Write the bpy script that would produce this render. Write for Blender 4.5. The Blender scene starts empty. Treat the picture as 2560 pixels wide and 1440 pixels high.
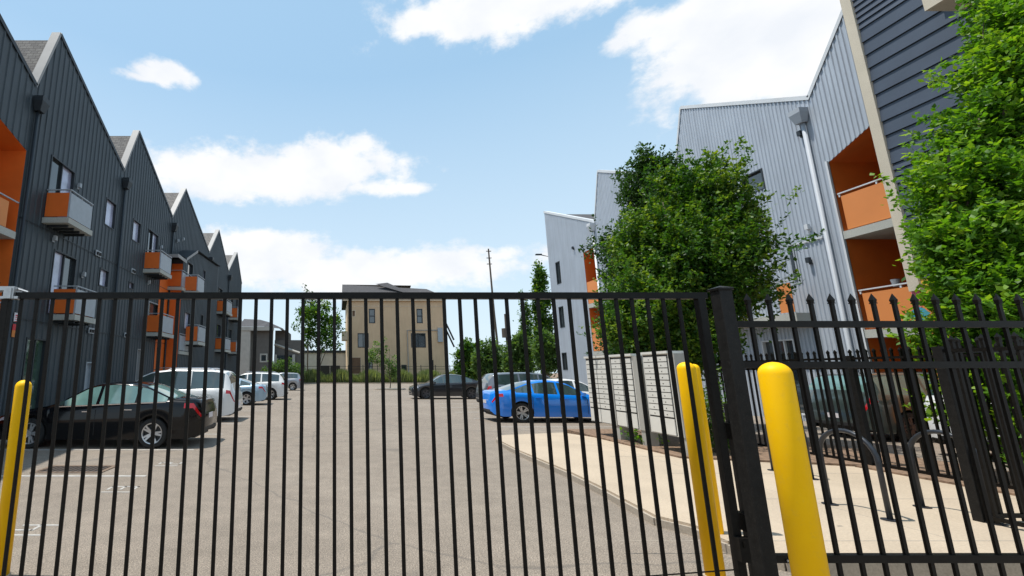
import bpy, math, random
import numpy as np
from mathutils import Vector
random.seed(7); rng = np.random.default_rng(7)
SC = bpy.context.scene; COL = SC.collection
R = math.radians
# ------------------------------------------------------------------ camera
F = 1130.0; PX, PY = 835.0, 720.0; H = 1.7
PITCH = math.atan(212 / F); CP, SP = math.cos(PITCH), math.sin(PITCH)
cd = bpy.data.cameras.new('camera'); cam = bpy.data.objects.new('camera', cd); COL.objects.link(cam)
cam.location = (0, 0, H); cam.rotation_euler = (R(90) + PITCH, 0, 0)
cd.sensor_width = 36; cd.lens = F / 2560 * 36; cd.shift_x = (1280 - PX) / 2560
cd.clip_start = 0.05; cd.clip_end = 3000
SC.camera = cam
def ray(px, py):
    a = (px - PX) / F; b = (PY - py) / F
    return a, CP - SP * b, SP + CP * b
def gz(px, py, z=0.0):           # survey helper: point on level z
    x, y, d = ray(px, py); t = (z - H) / d
    return x * t, y * t
def onx(px, py, X):
    x, y, d = ray(px, py); t = X / x
    return y * t, H + d * t      # (Y, Z)
def ony(px, py, Y):
    x, y, d = ray(px, py); t = Y / y
    return x * t, H + d * t      # (X, Z)
# ------------------------------------------------------------------ materials
MATS = {}
def nt(name):
    m = bpy.data.materials.new(name); m.use_nodes = True
    t = m.node_tree; b = t.nodes['Principled BSDF']; MATS[name] = m
    return m, t, b
def lnk(t, a, b): t.links.new(a, b)
def coords(t, scale=(1, 1, 1)):
    g = t.nodes.new('ShaderNodeNewGeometry'); mp = t.nodes.new('ShaderNodeMapping')
    mp.inputs['Scale'].default_value = scale; lnk(t, g.outputs['Position'], mp.inputs['Vector'])
    return mp.outputs['Vector']
def noise(t, vec, scale, detail=4, rough=.55, w=None):
    n = t.nodes.new('ShaderNodeTexNoise'); n.inputs['Scale'].default_value = scale
    n.inputs['Detail'].default_value = detail; n.inputs['Roughness'].default_value = rough
    lnk(t, vec, n.inputs['Vector']); return n.outputs['Fac']
def ramp(t, fac, stops):
    r = t.nodes.new('ShaderNodeValToRGB'); e = r.color_ramp.elements
    while len(e) < len(stops): e.new(.5)
    for el, (p, c) in zip(e, stops): el.position = p; el.color = (*c, 1) if len(c) == 3 else c
    lnk(t, fac, r.inputs['Fac']); return r.outputs['Color']
def mixc(t, fac, a, b, mode='MIX'):
    m = t.nodes.new('ShaderNodeMix'); m.data_type = 'RGBA'; m.blend_type = mode
    for i, v in ((0, fac), (6, a), (7, b)):
        if isinstance(v, (int, float)): m.inputs[i].default_value = v
        elif isinstance(v, tuple): m.inputs[i].default_value = (*v, 1)
        else: lnk(t, v, m.inputs[i])
    return m.outputs[2]
def bump(t, b, h, strength=.3, dist=.01):
    n = t.nodes.new('ShaderNodeBump'); n.inputs['Strength'].default_value = strength
    n.inputs['Distance'].default_value = dist; lnk(t, h, n.inputs['Height']); lnk(t, n.outputs[0], b.inputs['Normal'])
def mat(name, c, rough=.5, metal=0., var=.15, vs=1.5, bmp=0., bs=60, coat=0., spec=.5, dirt=0., streak=0.):
    m, t, b = nt(name)
    v = coords(t); n = noise(t, v, vs, 5)
    lo = tuple(x * (1 - var) for x in c); hi = tuple(min(1, x * (1 + var)) for x in c)
    col = ramp(t, n, [(.3, lo), (.7, hi)])
    if dirt:
        n2 = noise(t, v, vs * 6, 6, .7); col = mixc(t, ramp(t, n2, [(.55, (0, 0, 0)), (.75, (dirt,) * 3)]), col, (.25, .22, .19))
    lnk(t, col, b.inputs['Base Color'])
    b.inputs['Roughness'].default_value = rough; b.inputs['Metallic'].default_value = metal
    b.inputs['Coat Weight'].default_value = coat; b.inputs['Coat Roughness'].default_value = .04
    b.inputs['Specular IOR Level'].default_value = spec
    if streak:
        vv = coords(t, (1, 1, .06)); n3 = noise(t, vv, 7, 5, .65); lnk(t, mixc(t, streak, col, ramp(t, n3, [(.3, (.36, .36, .36)), (.7, (.64, .64, .64))]), 'OVERLAY'), b.inputs['Base Color'])
    if bmp: bump(t, b, noise(t, v, bs, 4), bmp, .004)
    return m
def asphalt():
    m, t, b = nt('asphalt'); v = coords(t)
    big = noise(t, v, .22, 5, .6); mid = noise(t, v, 3.0, 5, .65); fine = noise(t, v, 75, 2, .7)
    vor = t.nodes.new('ShaderNodeTexVoronoi'); vor.inputs['Scale'].default_value = 95; lnk(t, v, vor.inputs['Vector'])
    c = ramp(t, big, [(.3, (.220, .182, .145)), (.55, (.262, .218, .175)), (.75, (.305, .258, .210))])
    c = mixc(t, .55, c, ramp(t, mid, [(.3, (.38, .38, .38)), (.7, (.62, .62, .62))]), 'OVERLAY')
    c = mixc(t, 1., c, ramp(t, fine, [(.3, (.25, .25, .25)), (.5, (.5, .5, .5)), (.7, (.78, .77, .75))]), 'OVERLAY')
    c = mixc(t, .8, c, ramp(t, vor.outputs['Distance'], [(.1, (.65, .65, .65)), (.6, (.35, .35, .35))]), 'OVERLAY')
    # fine cracks
    cr = t.nodes.new('ShaderNodeTexVoronoi'); cr.feature = 'DISTANCE_TO_EDGE'; cr.inputs['Scale'].default_value = .22
    dn = t.nodes.new('ShaderNodeMix'); dn.data_type = 'VECTOR'
    nn = t.nodes.new('ShaderNodeTexNoise'); nn.inputs['Scale'].default_value = 1.2; nn.inputs['Detail'].default_value = 6; lnk(t, v, nn.inputs['Vector'])
    dn.inputs[0].default_value = .35; lnk(t, v, dn.inputs[4]); lnk(t, nn.outputs['Color'], dn.inputs[5]); lnk(t, dn.outputs[1], cr.inputs['Vector'])
    c = mixc(t, ramp(t, cr.outputs['Distance'], [(.0, (.55, .55, .55)), (.0016, (.0, .0, .0))]), c, (.10, .09, .08))
    stain = noise(t, v, .9, 3, .5)
    c = mixc(t, ramp(t, stain, [(.66, (0, 0, 0)), (.78, (.35, .35, .35))]), c, (.15, .14, .13))
    # sealed cracks: a few wide dark wandering bands, and oil spots
    v2 = t.nodes.new('ShaderNodeTexVoronoi'); v2.feature = 'DISTANCE_TO_EDGE'; v2.inputs['Scale'].default_value = .075; lnk(t, dn.outputs[1], v2.inputs['Vector'])
    c = mixc(t, ramp(t, v2.outputs['Distance'], [(.0, (.5, .5, .5)), (.0022, (.5, .5, .5)), (.0032, (.0, .0, .0))]), c, (.12, .11, .10))
    sp = t.nodes.new('ShaderNodeTexVoronoi'); sp.inputs['Scale'].default_value = .55; lnk(t, v, sp.inputs['Vector'])
    c = mixc(t, ramp(t, sp.outputs['Distance'], [(.05, (.45, .45, .45)), (.17, (.0, .0, .0))]), c, (.09, .08, .07))
    lnk(t, c, b.inputs['Base Color']); b.inputs['Roughness'].default_value = .9
    bump(t, b, vor.outputs['Distance'], .5, .006)
asphalt()
def concrete(name, c, joint=True):
    m, t, b = nt(name); v = coords(t)
    n = noise(t, v, .8, 6, .6); f = noise(t, v, 45, 3, .7)
    col = ramp(t, n, [(.25, tuple(x * .86 for x in c)), (.7, tuple(x * 1.08 for x in c))])
    col = mixc(t, .5, col, ramp(t, f, [(.3, (.35, .35, .35)), (.7, (.65, .65, .65))]), 'OVERLAY')
    n2 = noise(t, v, 2.3, 6, .7); col = mixc(t, ramp(t, n2, [(.6, (0, 0, 0)), (.8, (.4, .4, .4))]), col, tuple(x * .55 for x in c))
    lnk(t, col, b.inputs['Base Color']); b.inputs['Roughness'].default_value = .85
    bump(t, b, f, .25, .004)
concrete('concrete', (.44, .355, .262)); concrete('curb', (.36, .31, .25)); concrete('slab', (.42, .42, .38)); concrete('stucco', (.56, .50, .40))
mat('paint_white', (.40, .38, .35), .8, var=.25, vs=9, dirt=.85)
mat('black_metal', (.0065, .0055, .0045), .42, var=.4, vs=30, bmp=.1, bs=180, dirt=.05, spec=.18)
mat('post_metal', (.008, .0075, .007), .5, var=.4, vs=20, bmp=.15, bs=120, dirt=.12, spec=.22)
mat('galvanised', (.45, .45, .45), .38, .8, var=.15, vs=14)
mat('rack_metal', (.03, .034, .042), .35, .3, var=.2, vs=10)
mat('yellow', (1.0, .545, .0), .5, var=.04, vs=5, bmp=.06, bs=18, spec=.22, dirt=.12)
mat('yellow_dull', (.62, .34, .0), .6)
mat('dark_siding', (.036, .048, .057), .5, var=.14, vs=.7, streak=.6)
mat('dark_trim', (.020, .026, .032), .5, var=.1)
mat('rake', (.30, .29, .28), .6, var=.1)
mat('white_trim', (.60, .62, .64), .5, var=.06)
mat('light_siding', (.41, .45, .505), .42, .08, var=.06, vs=.6, streak=.35)
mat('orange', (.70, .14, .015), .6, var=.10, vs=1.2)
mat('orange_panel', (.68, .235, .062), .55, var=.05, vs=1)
mat('grey_panel', (.34, .37, .40), .45, var=.08, vs=4)
mat('dark_floor', (.03, .028, .026), .8)
mat('navy', (.052, .068, .098), .5, var=.10, vs=1.1)
mat('navy_gap', (.010, .012, .018), .7)
mat('tan_wall', (.60, .42, .265), .8, var=.08, vs=.35, streak=.3)
mat('tan_trim', (.60, .47, .34), .7)
mat('brown_door', (.16, .08, .04), .6)
mat('grey_house', (.11, .10, .09), .7, var=.1)
mat('pale_house', (.40, .38, .34), .7, var=.1)
mat('low_house', (.52, .49, .46), .7, var=.1)
mat('rust', (.25, .07, .03), .8); mat('grate_iron', (.075, .05, .036), .8, var=.4, vs=20); mat('grate_frame', (.17, .12, .085), .9, var=.3, vs=14); mat('pipe_grey', (.36, .39, .43), .6, var=.05)
mat('mailbox', (.62, .61, .57), .45, var=.06, vs=2)
mat('mail_gap', (.03, .028, .025), .7)
mat('mail_post', (.34, .335, .31), .5, var=.08, vs=2)
mat('bark', (.10, .075, .055), .9, var=.4, vs=12, bmp=.5, bs=30)
mat('soil', (.20, .13, .085), .95, var=.5, vs=14, bmp=.8, bs=50)
mat('tyre', (.012, .012, .012), .8)
mat('rim', (.55, .55, .56), .3, .8, var=.05)
mat('rim_dark', (.10, .10, .11), .35, .7, var=.05)
mat('tail_red', (.45, .005, .01), .15, coat=.6, var=.1)
mat('lamp_clear', (.55, .57, .6), .1, .3, coat=.8)
mat('plastic', (.015, .015, .016), .6)
mat('chrome', (.6, .6, .62), .15, 1.)
mat('pole_wood', (.09, .07, .055), .9)
mat('sign_white', (.7, .66, .68), .5); mat('sign_red', (.55, .03, .04), .5); mat('sign_orange', (.65, .2, .03), .5)
mat('mural_pink', (.65, .16, .22), .6); mat('mural_yellow', (.7, .45, .06), .6); mat('mural_blue', (.05, .3, .4), .6)
mat('wire_dark', (.02, .02, .02), .6)
mat('pane_reflect', (.50, .50, .62), .6, var=.05, vs=3)
def shingles():
    m, t, b = nt('shingles'); v = coords(t)
    br = t.nodes.new('ShaderNodeTexBrick'); br.inputs['Scale'].default_value = 3.6
    mp = t.nodes.new('ShaderNodeMapping'); mp.inputs['Rotation'].default_value = (R(90), 0, 0); lnk(t, v, mp.inputs['Vector'])
    lnk(t, mp.outputs[0], br.inputs['Vector'])
    br.inputs['Color1'].default_value = (.20, .185, .17, 1); br.inputs['Color2'].default_value = (.13, .12, .115, 1)
    br.inputs['Mortar'].default_value = (.06, .055, .05, 1); br.inputs['Mortar Size'].default_value = .035; br.inputs['Row Height'].default_value = .5; br.inputs['Brick Width'].default_value = .9
    n = noise(t, v, 20, 4); c = mixc(t, .5, br.outputs['Color'], n, 'OVERLAY'); lnk(t, c, b.inputs['Base Color'])
    b.inputs['Roughness'].default_value = .9; bump(t, b, br.outputs['Fac'], .4, .02)
shingles()
mat('far_shingles', (.065, .062, .065), .9, var=.2, vs=3)
def glass(name, c, rough=.04):
    m, t, b = nt(name); v = coords(t)
    col = ramp(t, noise(t, v, 1.3, 3), [(.35, tuple(x * .7 for x in c)), (.65, tuple(x * 1.25 for x in c))])
    lnk(t, col, b.inputs['Base Color']); b.inputs['Roughness'].default_value = rough
    b.inputs['Specular IOR Level'].default_value = .9; b.inputs['IOR'].default_value = 1.6
    b.inputs['Coat Weight'].default_value = .5; b.inputs['Coat Roughness'].default_value = .02
    bump(t, b, noise(t, v, 1.1, 2), .03, .05)
glass('glass_dark', (.03, .04, .045)); glass('glass_pale_reflect', (.42, .43, .56), .15); glass('glass_green', (.06, .10, .08)); glass('car_glass', (.035, .06, .062)); glass('car_glass_light', (.12, .22, .2))  # pale panes: lavender reflection of sky and facing row put into base colour
def foliage(name, a, bcol, c, trans=.35):
    m, t, b = nt(name); at = t.nodes.new('ShaderNodeAttribute'); at.attribute_name = 'hue'
    v = coords(t); n = noise(t, v, .9, 3)
    f = t.nodes.new('ShaderNodeMath'); f.operation = 'MULTIPLY_ADD'; lnk(t, at.outputs['Fac'], f.inputs[0]); f.inputs[1].default_value = .55
    f2 = t.nodes.new('ShaderNodeMath'); f2.operation = 'MULTIPLY'; lnk(t, n, f2.inputs[0]); f2.inputs[1].default_value = .5; lnk(t, f2.outputs[0], f.inputs[2])
    col = ramp(t, f.outputs[0], [(.15, a), (.5, bcol), (.9, c)])
    lnk(t, col, b.inputs['Base Color']); b.inputs['Roughness'].default_value = .5; b.inputs['Specular IOR Level'].default_value = .35
    tr = t.nodes.new('ShaderNodeBsdfTranslucent'); ms = t.nodes.new('ShaderNodeMixShader'); ms.inputs[0].default_value = trans
    tc = mixc(t, 1., col, (1.0, 1.0, .35), 'MULTIPLY'); br = t.nodes.new('ShaderNodeVectorMath'); br.operation = 'SCALE'; br.inputs['Scale'].default_value = 2.0
    lnk(t, tc, br.inputs[0]); lnk(t, br.outputs[0], tr.inputs['Color'])
    lnk(t, b.outputs[0], ms.inputs[1]); lnk(t, tr.outputs[0], ms.inputs[2]); lnk(t, ms.outputs[0], t.nodes['Material Output'].inputs['Surface'])
foliage('leaf_bright', (.025, .08, .008), (.09, .21, .014), (.26, .37, .025), .42)
foliage('leaf_mid', (.012, .048, .008), (.045, .118, .012), (.20, .27, .03), .36)
foliage('leaf_dark', (.014, .04, .010), (.028, .07, .014), (.05, .11, .02), .3)
foliage('leaf_far', (.04, .085, .03), (.075, .14, .035), (.12, .19, .05), .35)
foliage('grass_blades', (.10, .14, .05), (.17, .21, .08), (.27, .29, .13), .3)
foliage('leaf_sparse', (.05, .10, .03), (.10, .17, .05), (.16, .22, .08), .35)
def paint(name, c, metal=.3, rough=.28): mat(name, c, rough, metal, var=.03, vs=1, coat=1.)
mat('p_black', (.002, .002, .003), .12, 0., var=.03, vs=1, coat=.35, spec=.25); paint('p_white', (.74, .74, .73), 0); paint('p_ltblue', (.30, .42, .52)); paint('p_silver', (.34, .35, .38), .5)
paint('p_blue', (.002, .20, .74), .0); paint('p_grey', (.14, .15, .17), .5); paint('p_green', (.05, .07, .065), .3); paint('p_charcoal', (.018, .018, .022), .3)
# ------------------------------------------------------------------ mesh builder
class MB:
    def __init__(s): s.v = []; s.f = []
    def add(s, vs, fs):
        o = len(s.v); s.v += [tuple(p) for p in vs]; s.f += [tuple(i + o for i in f) for f in fs]; return s
    def box(s, x0, x1, y0, y1, z0, z1, tr=None):
        p = [(x, y, z) for z in (z0, z1) for y in (y0, y1) for x in (x0, x1)]
        if tr: p = [tr(*q) for q in p]
        return s.add(p, [(0, 2, 3, 1), (4, 5, 7, 6), (0, 1, 5, 4), (2, 6, 7, 3), (0, 4, 6, 2), (1, 3, 7, 5)])
    def cbox(s, x0, x1, y0, y1, z0, z1, c=.004):      # chamfered on the upright edges
        p = [(x0 + c, y0), (x1 - c, y0), (x1, y0 + c), (x1, y1 - c), (x1 - c, y1), (x0 + c, y1), (x0, y1 - c), (x0, y0 + c)]
        return s.prism(p, z0, z1)
    def prism(s, poly, z0, z1):
        n = len(poly)
        return s.add([(x, y, z0) for x, y in poly] + [(x, y, z1) for x, y in poly],
                     [tuple(range(n))[::-1], tuple(range(n, 2 * n))] + [(i, (i + 1) % n, n + (i + 1) % n, n + i) for i in range(n)])
    def quad(s, *p): return s.add(p, [tuple(range(len(p)))])
    def tube(s, pts, r, n=10, cap=True):
        pts = [Vector(p) for p in pts]; rs = r if isinstance(r, (list, tuple)) else [r] * len(pts)
        rings = []; prev = None
        for i, p in enumerate(pts):
            d = (pts[min(i + 1, len(pts) - 1)] - pts[max(i - 1, 0)]).normalized()
            ref = Vector((0, 0, 1)) if abs(d.z) < .95 else Vector((1, 0, 0))
            a = d.cross(ref).normalized() if prev is None else (prev - d * prev.dot(d)).normalized()
            prev = a; b = d.cross(a)
            rings.append([p + (a * math.cos(2 * math.pi * k / n) + b * math.sin(2 * math.pi * k / n)) * rs[i] for k in range(n)])
        vs = [q for rg in rings for q in rg]; fs = []
        for i in range(len(rings) - 1):
            for k in range(n): fs.append((i * n + k, i * n + (k + 1) % n, (i + 1) * n + (k + 1) % n, (i + 1) * n + k))
        if cap: fs += [tuple(range(n))[::-1], tuple(range((len(rings) - 1) * n, len(rings) * n))]
        return s.add(vs, fs)
    def lathe(s, prof, n=32, c=(0, 0)):
        vs = [(c[0] + r * math.cos(2 * math.pi * k / n), c[1] + r * math.sin(2 * math.pi * k / n), z) for r, z in prof for k in range(n)]
        fs = [(i * n + k, i * n + (k + 1) % n, (i + 1) * n + (k + 1) % n, (i + 1) * n + k) for i in range(len(prof) - 1) for k in range(n)]
        fs.append(tuple(range(n))[::-1]); fs.append(tuple(range((len(prof) - 1) * n, len(prof) * n)))
        return s.add(vs, fs)
    def mesh(s, name, m, off=(0, 0, 0), smooth=False):
        me = bpy.data.meshes.new(name)
        me.from_pydata([(x - off[0], y - off[1], z - off[2]) for x, y, z in s.v], [], s.f)
        me.materials.append(MATS[m])
        if smooth: me.polygons.foreach_set('use_smooth', [True] * len(me.polygons))
        me.update(); return me
def tag(o, label=None, cat=None, group=None, kind=None):
    if label: o['label'] = label
    if cat: o['category'] = cat
    if group: o['group'] = group
    if kind: o['kind'] = kind
    return o
class Thing:
    def __init__(s, name, label, cat, loc=(0, 0, 0), group=None, rz=0, local=False):
        s.o = bpy.data.objects.new(name, None); COL.objects.link(s.o); s.o.location = loc; s.o.rotation_euler = (0, 0, rz)
        s.o.empty_display_size = .2; s.off = (0, 0, 0) if local else loc
        tag(s.o, label, cat, group)
    def part(s, name, mb, m, parent=None, smooth=False, loc=None):
        o = bpy.data.objects.new(name, mb.mesh(name, m, s.off, smooth)); COL.objects.link(o); o.parent = parent or s.o
        if loc: o.location = loc
        return o
def single(name, mb, m, label=None, cat=None, group=None, kind=None, loc=(0, 0, 0), smooth=False):
    o = bpy.data.objects.new(name, mb.mesh(name, m, loc, smooth)); COL.objects.link(o); o.location = loc
    return tag(o, label, cat, group, kind)
def dup_tree(src, loc, label=None):
    r = src.copy(); COL.objects.link(r); r.location = loc
    if label: r['label'] = label
    for c in list(src.children):
        d = c.copy(); COL.objects.link(d); d.parent = r
        for e in list(c.children):
            g = e.copy(); COL.objects.link(g); g.parent = d
    return r
# ------------------------------------------------------------------ ground
single('ground', MB().quad((-900, -300, -.03), (900, -300, -.03), (900, 1500, -.03), (-900, 1500, -.03)), 'soil', kind='structure')
single('parking_lot', MB().quad((-11.5, -25, 0), (60, -25, 0), (60, 74, 0), (-11.5, 74, 0)), 'asphalt', kind='structure')
lines = MB()
for k in range(11):
    y = 8.02 + 2.62 * k; lines.box(-8.9, -3.15, y - .045, y + .045, -.002, .004)
for k in range(8):
    y = 15.0 + 2.75 * k; lines.box(5.3, 10.8, y - .045, y + .045, -.002, .004)
for k in range(6):
    y = 42.0 + 2.7 * k; lines.box(-8.5, -3.2, y - .05, y + .05, -.002, .004)
lines.box(2.9, 7.5, 51.9, 52.0, -.002, .004)
def digit(mb, cx, cy, segs, w=.20, h=.42, t=.038):   # stall numbers read from the lane
    S = {'a': (-w/2, w/2, h/2 - t, h/2), 'g': (-w/2, w/2, -t/2, t/2), 'd': (-w/2, w/2, -h/2, -h/2 + t), 'b': (w/2 - t, w/2, 0, h/2), 'c': (w/2 - t, w/2, -h/2, 0), 'f': (-w/2, -w/2 + t, 0, h/2), 'e': (-w/2, -w/2 + t, -h/2, 0)}
    for s in segs:
        x0, x1, y0, y1 = S[s]; mb.box(cx - y1, cx - y0, cy + x0, cy + x1, -.003, .0035)
for (px, py, dg) in ((420, 1162, ('bc', 'abged')), (297, 1226, ('bc', 'abgcd')), (72, 1330, ('bc', 'fgbc'))):
    x, y = gz(px, py)
    digit(lines, x, y - .18, dg[0]); digit(lines, x, y + .14, dg[1])
single('parking_lines', lines, 'paint_white', kind='structure')
edge = [(1247, 1088), (1244, 1094), (1252, 1102), (1300, 1126), (1420, 1176), (1500, 1214), (1560, 1246), (1640, 1288), (1738, 1312), (1806, 1346), (1862, 1368), (1960, 1392), (2060, 1404)]
zc = .11
pts = [gz(px, py, zc) for px, py in edge]
poly = pts + [(22, pts[-1][1] - .02), (22, 7.0), (9.1, 7.0), (9.1, 11.4), (6.6, 11.6), (6.2, pts[0][1] + .55)]
walk = MB().prism([(x, y) for x, y in poly], -.02, zc)
single('sidewalk', walk, 'concrete', kind='structure')
curb = MB()
for i in range(len(pts) - 1):
    a, b = Vector(pts[i]), Vector(pts[i + 1]); d = (b - a).normalized(); n = Vector((d.y, -d.x)) * .035
    curb.prism([(a.x, a.y), (a.x + n.x, a.y + n.y), (b.x + n.x, b.y + n.y), (b.x, b.y)], -.02, zc - .03)
single('kerb', curb, 'curb', kind='structure')
jn = MB()
for y in (6.2, 7.7, 9.2, 10.6):
    jn.box(5.35, 9.0, y - .009, y + .009, zc, zc + .0015)
jn.box(2.75, 9.0, 4.72, 4.732, zc, zc + .0015); jn.box(6.0, 6.012, 4.8, 11.2, zc, zc + .0015)
jn.v = [v for v in jn.v]
single('sidewalk_joints', jn, 'curb', kind='structure')
bed = MB().prism([(9.1, 7.0), (12.4, 7.0), (12.4, 4.0), (9.9, 4.0), (9.1, 4.6)], 0, zc + .03)
single('planting_bed', MB().prism([(6.55, 9.0), (9.1, 8.2), (10.9, 8.2), (10.9, 13.4), (6.5, 13.2)], -.01, zc + .035), 'soil', kind='structure')
single('planting_bed', MB().prism([(8.95, 4.2), (10.9, 4.2), (10.9, 8.2), (8.95, 8.2)], -.01, zc + .03), 'soil', kind='structure')
# storm drain
x0, y0 = gz(110, 1184); x1, y1 = gz(262, 1164)
dr = Thing('storm_drain', 'rusty storm drain grate set in the asphalt in front of the black sedan', 'drain', ((x0 + x1) / 2, (y0 + y1) / 2, 0))
cx, cy = dr.o.location.x, dr.o.location.y
fr = MB()
for a, b, c, d in ((-.62, .62, -.32, -.24), (-.62, .62, .24, .32), (-.62, -.54, -.24, .24), (.54, .62, -.24, .24)): fr.box(cx + a, cx + b, cy + c, cy + d, 0, .012)
dr.part('frame', fr, 'grate_frame')
dr.part('pit', MB().quad((cx - .54, cy - .24, .002), (cx + .54, cy - .24, .002), (cx + .54, cy + .24, .002), (cx - .54, cy + .24, .002)), 'wire_dark')
gb = MB()
for k in range(12): gb.box(cx - .52 + .09 * k, cx - .485 + .09 * k, cy - .24, cy + .24, .003, .010)
dr.part('grate', gb, 'grate_iron')
# ------------------------------------------------------------------ gate
GY = 3.64; GZ = 0.08
gt = Thing('sliding_gate', 'long black steel sliding gate of square upright bars closing the parking lot', 'gate', (0, GY, 0))
zt = ony(835, 732, GY)[1]; zb_ = zt - .052
XL_, XR_ = -2.665, 3.0
gt.part('top_rail', MB().box(XL_ - .03, XR_ + .03, GY - .026, GY + .026, zb_, zt), 'black_metal')
gt.part('bottom_rail', MB().box(XL_ - .03, XR_ + .03, GY - .03, GY + .03, GZ, GZ + .07), 'black_metal')
for x in (XL_, XR_ - .02): gt.part('stile', MB().cbox(x - .03, x + .03, GY - .028, GY + .028, GZ + .07, zb_), 'black_metal')
pk = MB().cbox(-.014, .014, GY - .010, GY + .010, GZ + .07, zb_)
pm = pk.mesh('picket', 'black_metal', (0, GY, 0)); X0 = -.2516
for k in range(-18, 25):
    o = bpy.data.objects.new('picket', pm); COL.objects.link(o); o.parent = gt.o; o.location = (X0 + .1275 * k, 0, 0)
# truss rod
a = ony(1640, 1439, GY + .05); b = ony(1800, 1427, GY + .05)
sl = (b[1] - a[1]) / (b[0] - a[0])
gt.part('truss_rod', MB().tube([(a[0] - 1.5, GY + .05, a[1] - 1.5 * sl), (XR_, GY + .05, a[1] + (XR_ - a[0]) * sl)], .005, 6), 'black_metal')
gt.part('roller_bracket', MB().box(2.93, 3.04, GY - .09, GY - .035, .36, .52).box(2.955, 2.965, GY - .1, GY - .09, .46, .5), 'black_metal')
ct = MB().box(-2.8, -2.60, GY - .05, GY + .05, zt + .012, zt + .045).box(-2.80, -2.55, GY - .045, GY + .02, zt - .055, zt - .035).box(-2.60, -2.585, GY - .05, GY + .05, zt - .055, zt + .045)
ct.box(-2.66, -2.60, GY - .06, GY - .045, zt - .055, zt + .03)
gt.part('roller_guide', ct, 'galvanised')
gt.part('guide_arm', MB().tube([(-2.6, GY, zt + .035), (-2.5, GY, zt + .005)], .01, 6), 'galvanised')
# guide post at far left
pl = Thing('gate_post', 'black gate post at the left end of the sliding gate', 'gate post', (-2.86, GY + .12, 0))
pl.part('post', MB().cbox(-2.94, -2.86, GY + .06, GY + .14, 0, zt + .1), 'post_metal')
pl.part('cap', MB().cbox(-2.95, -2.85, GY + .05, GY + .15, zt + .1, zt + .12), 'post_metal')
FY = 2.93
gp = Thing('gate_post', 'thick black square gate post with pyramid cap between gate and spiked fence', 'gate post', (2.57, FY, 0))
ptop = ony(1808, 727, FY)[1]
gp.part('post', MB().cbox(2.505, 2.59, FY - .04, FY + .04, 0, ptop), 'post_metal')
cpm = MB().cbox(2.495, 2.595, FY - .05, FY + .05, ptop, ptop + .014)
cpm.add([(2.495, FY - .05, ptop + .014), (2.595, FY - .05, ptop + .014), (2.595, FY + .05, ptop + .014), (2.495, FY + .05, ptop + .014), (2.545, FY, ptop + .034)], [(0, 1, 4), (1, 2, 4), (2, 3, 4), (3, 0, 4)])
gp.part('cap', cpm, 'black_metal')
# latch
la = MB().box(2.64, 2.79, FY - .10, FY - .075, 1.02, 1.035).box(2.68, 2.78, FY - .10, FY - .09, .93, 1.02).box(2.72, 2.80, FY - .1, FY - .02, .925, .935)
gp.part('latch_bracket', la, 'black_metal')
gp.part('collar', MB().box(2.50, 2.64, FY - .068, FY + .068, .47, .49), 'black_metal')
# second slimmer guide post right behind gate end
g2 = Thing('gate_guide_post', 'slim black receiver post just behind the right end of the gate', 'gate post', (3.13, GY + .0, 0))
g2.part('post', MB().cbox(3.08, 3.18, GY - .05, GY + .05, 0, ony(1790, 1010, GY)[1]), 'post_metal')
for z in (1.2, .55): g2.part('catch', MB().box(3.03, 3.08, GY - .06, GY + .06, z, z + .12), 'black_metal')
# ------------------------------------------------------------------ spiked fences
def spike_mesh(z0, ztip, w=.0105):
    m = MB().box(-w, w, -w * .75, w * .75, z0, ztip - .07); c = w + .003
    m.box(-c, c, -c, c, ztip - .07, ztip - .064)
    m.add([(-w, -w, ztip - .064), (w, -w, ztip - .064), (w, w, ztip - .064), (-w, w, ztip - .064), (-c, -c, ztip - .045), (c, -c, ztip - .045), (c, c, ztip - .045), (-c, c, ztip - .045), (0, 0, ztip)],
          [(0, 1, 5, 4), (1, 2, 6, 5), (2, 3, 7, 6), (3, 0, 4, 7), (4, 5, 8), (5, 6, 8), (6, 7, 8), (7, 4, 8)])
    return m
ztip = ony(2070, 733, FY)[1]
r1 = ony(2070, 811, FY)[1]; r2 = ony(2070, 912, FY)[1]; r3 = ony(2070, 1395, FY)[1]
ff = Thing('spiked_fence', 'black steel picket fence with pointed tips running right from the gate post', 'fence', (2.7, FY, 0))
for z in (r1, r2, r3): ff.part('rail', MB().box(2.59, 7.0, FY - .019, FY + .019, z - .021, z + .021), 'black_metal')
ff.part('rail', MB().box(2.59, 7.0, FY - .019, FY + .019, .14, .18), 'black_metal')
sm = spike_mesh(.1, ztip).mesh('picket', 'black_metal'); x = ony(1866, 735, FY)[0]
while x < 6.9:
    o = bpy.data.objects.new('picket', sm); COL.objects.link(o); o.parent = ff.o; o.location = (x - 2.7, 0, 0); x += .1368
brk = MB()
for x in (2.66, 2.69): brk.box(x, x + .01, FY - .028, FY - .022, r3 - .012, r3)
ff.part('bracket', brk, 'galvanised')
rf = Thing('spiked_fence', 'black spiked fence enclosing the bike racks and planting bed, set back behind them', 'fence', (9.25, 6, 0))
def run(a, b, posts=()):
    a, b = Vector(a), Vector(b); d = b - a; L = d.length; d.normalize(); n = Vector((-d.y, d.x)) * .02
    for z in (.17, 1.78, 1.95):
        q = [(a + n), (b + n), (b - n), (a - n)]; rf.part('rail', MB().prism([(v.x, v.y) for v in q], z - .02, z + .02), 'black_metal')
    k = .07
    while k < L:
        p = a + d * k; o = bpy.data.objects.new('picket', sm2); COL.objects.link(o); o.parent = rf.o; o.location = (p.x - 9.25, p.y - 6, 0); k += .122
sm2 = spike_mesh(.1, 2.12, .0155).mesh('picket', 'black_metal')
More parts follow.
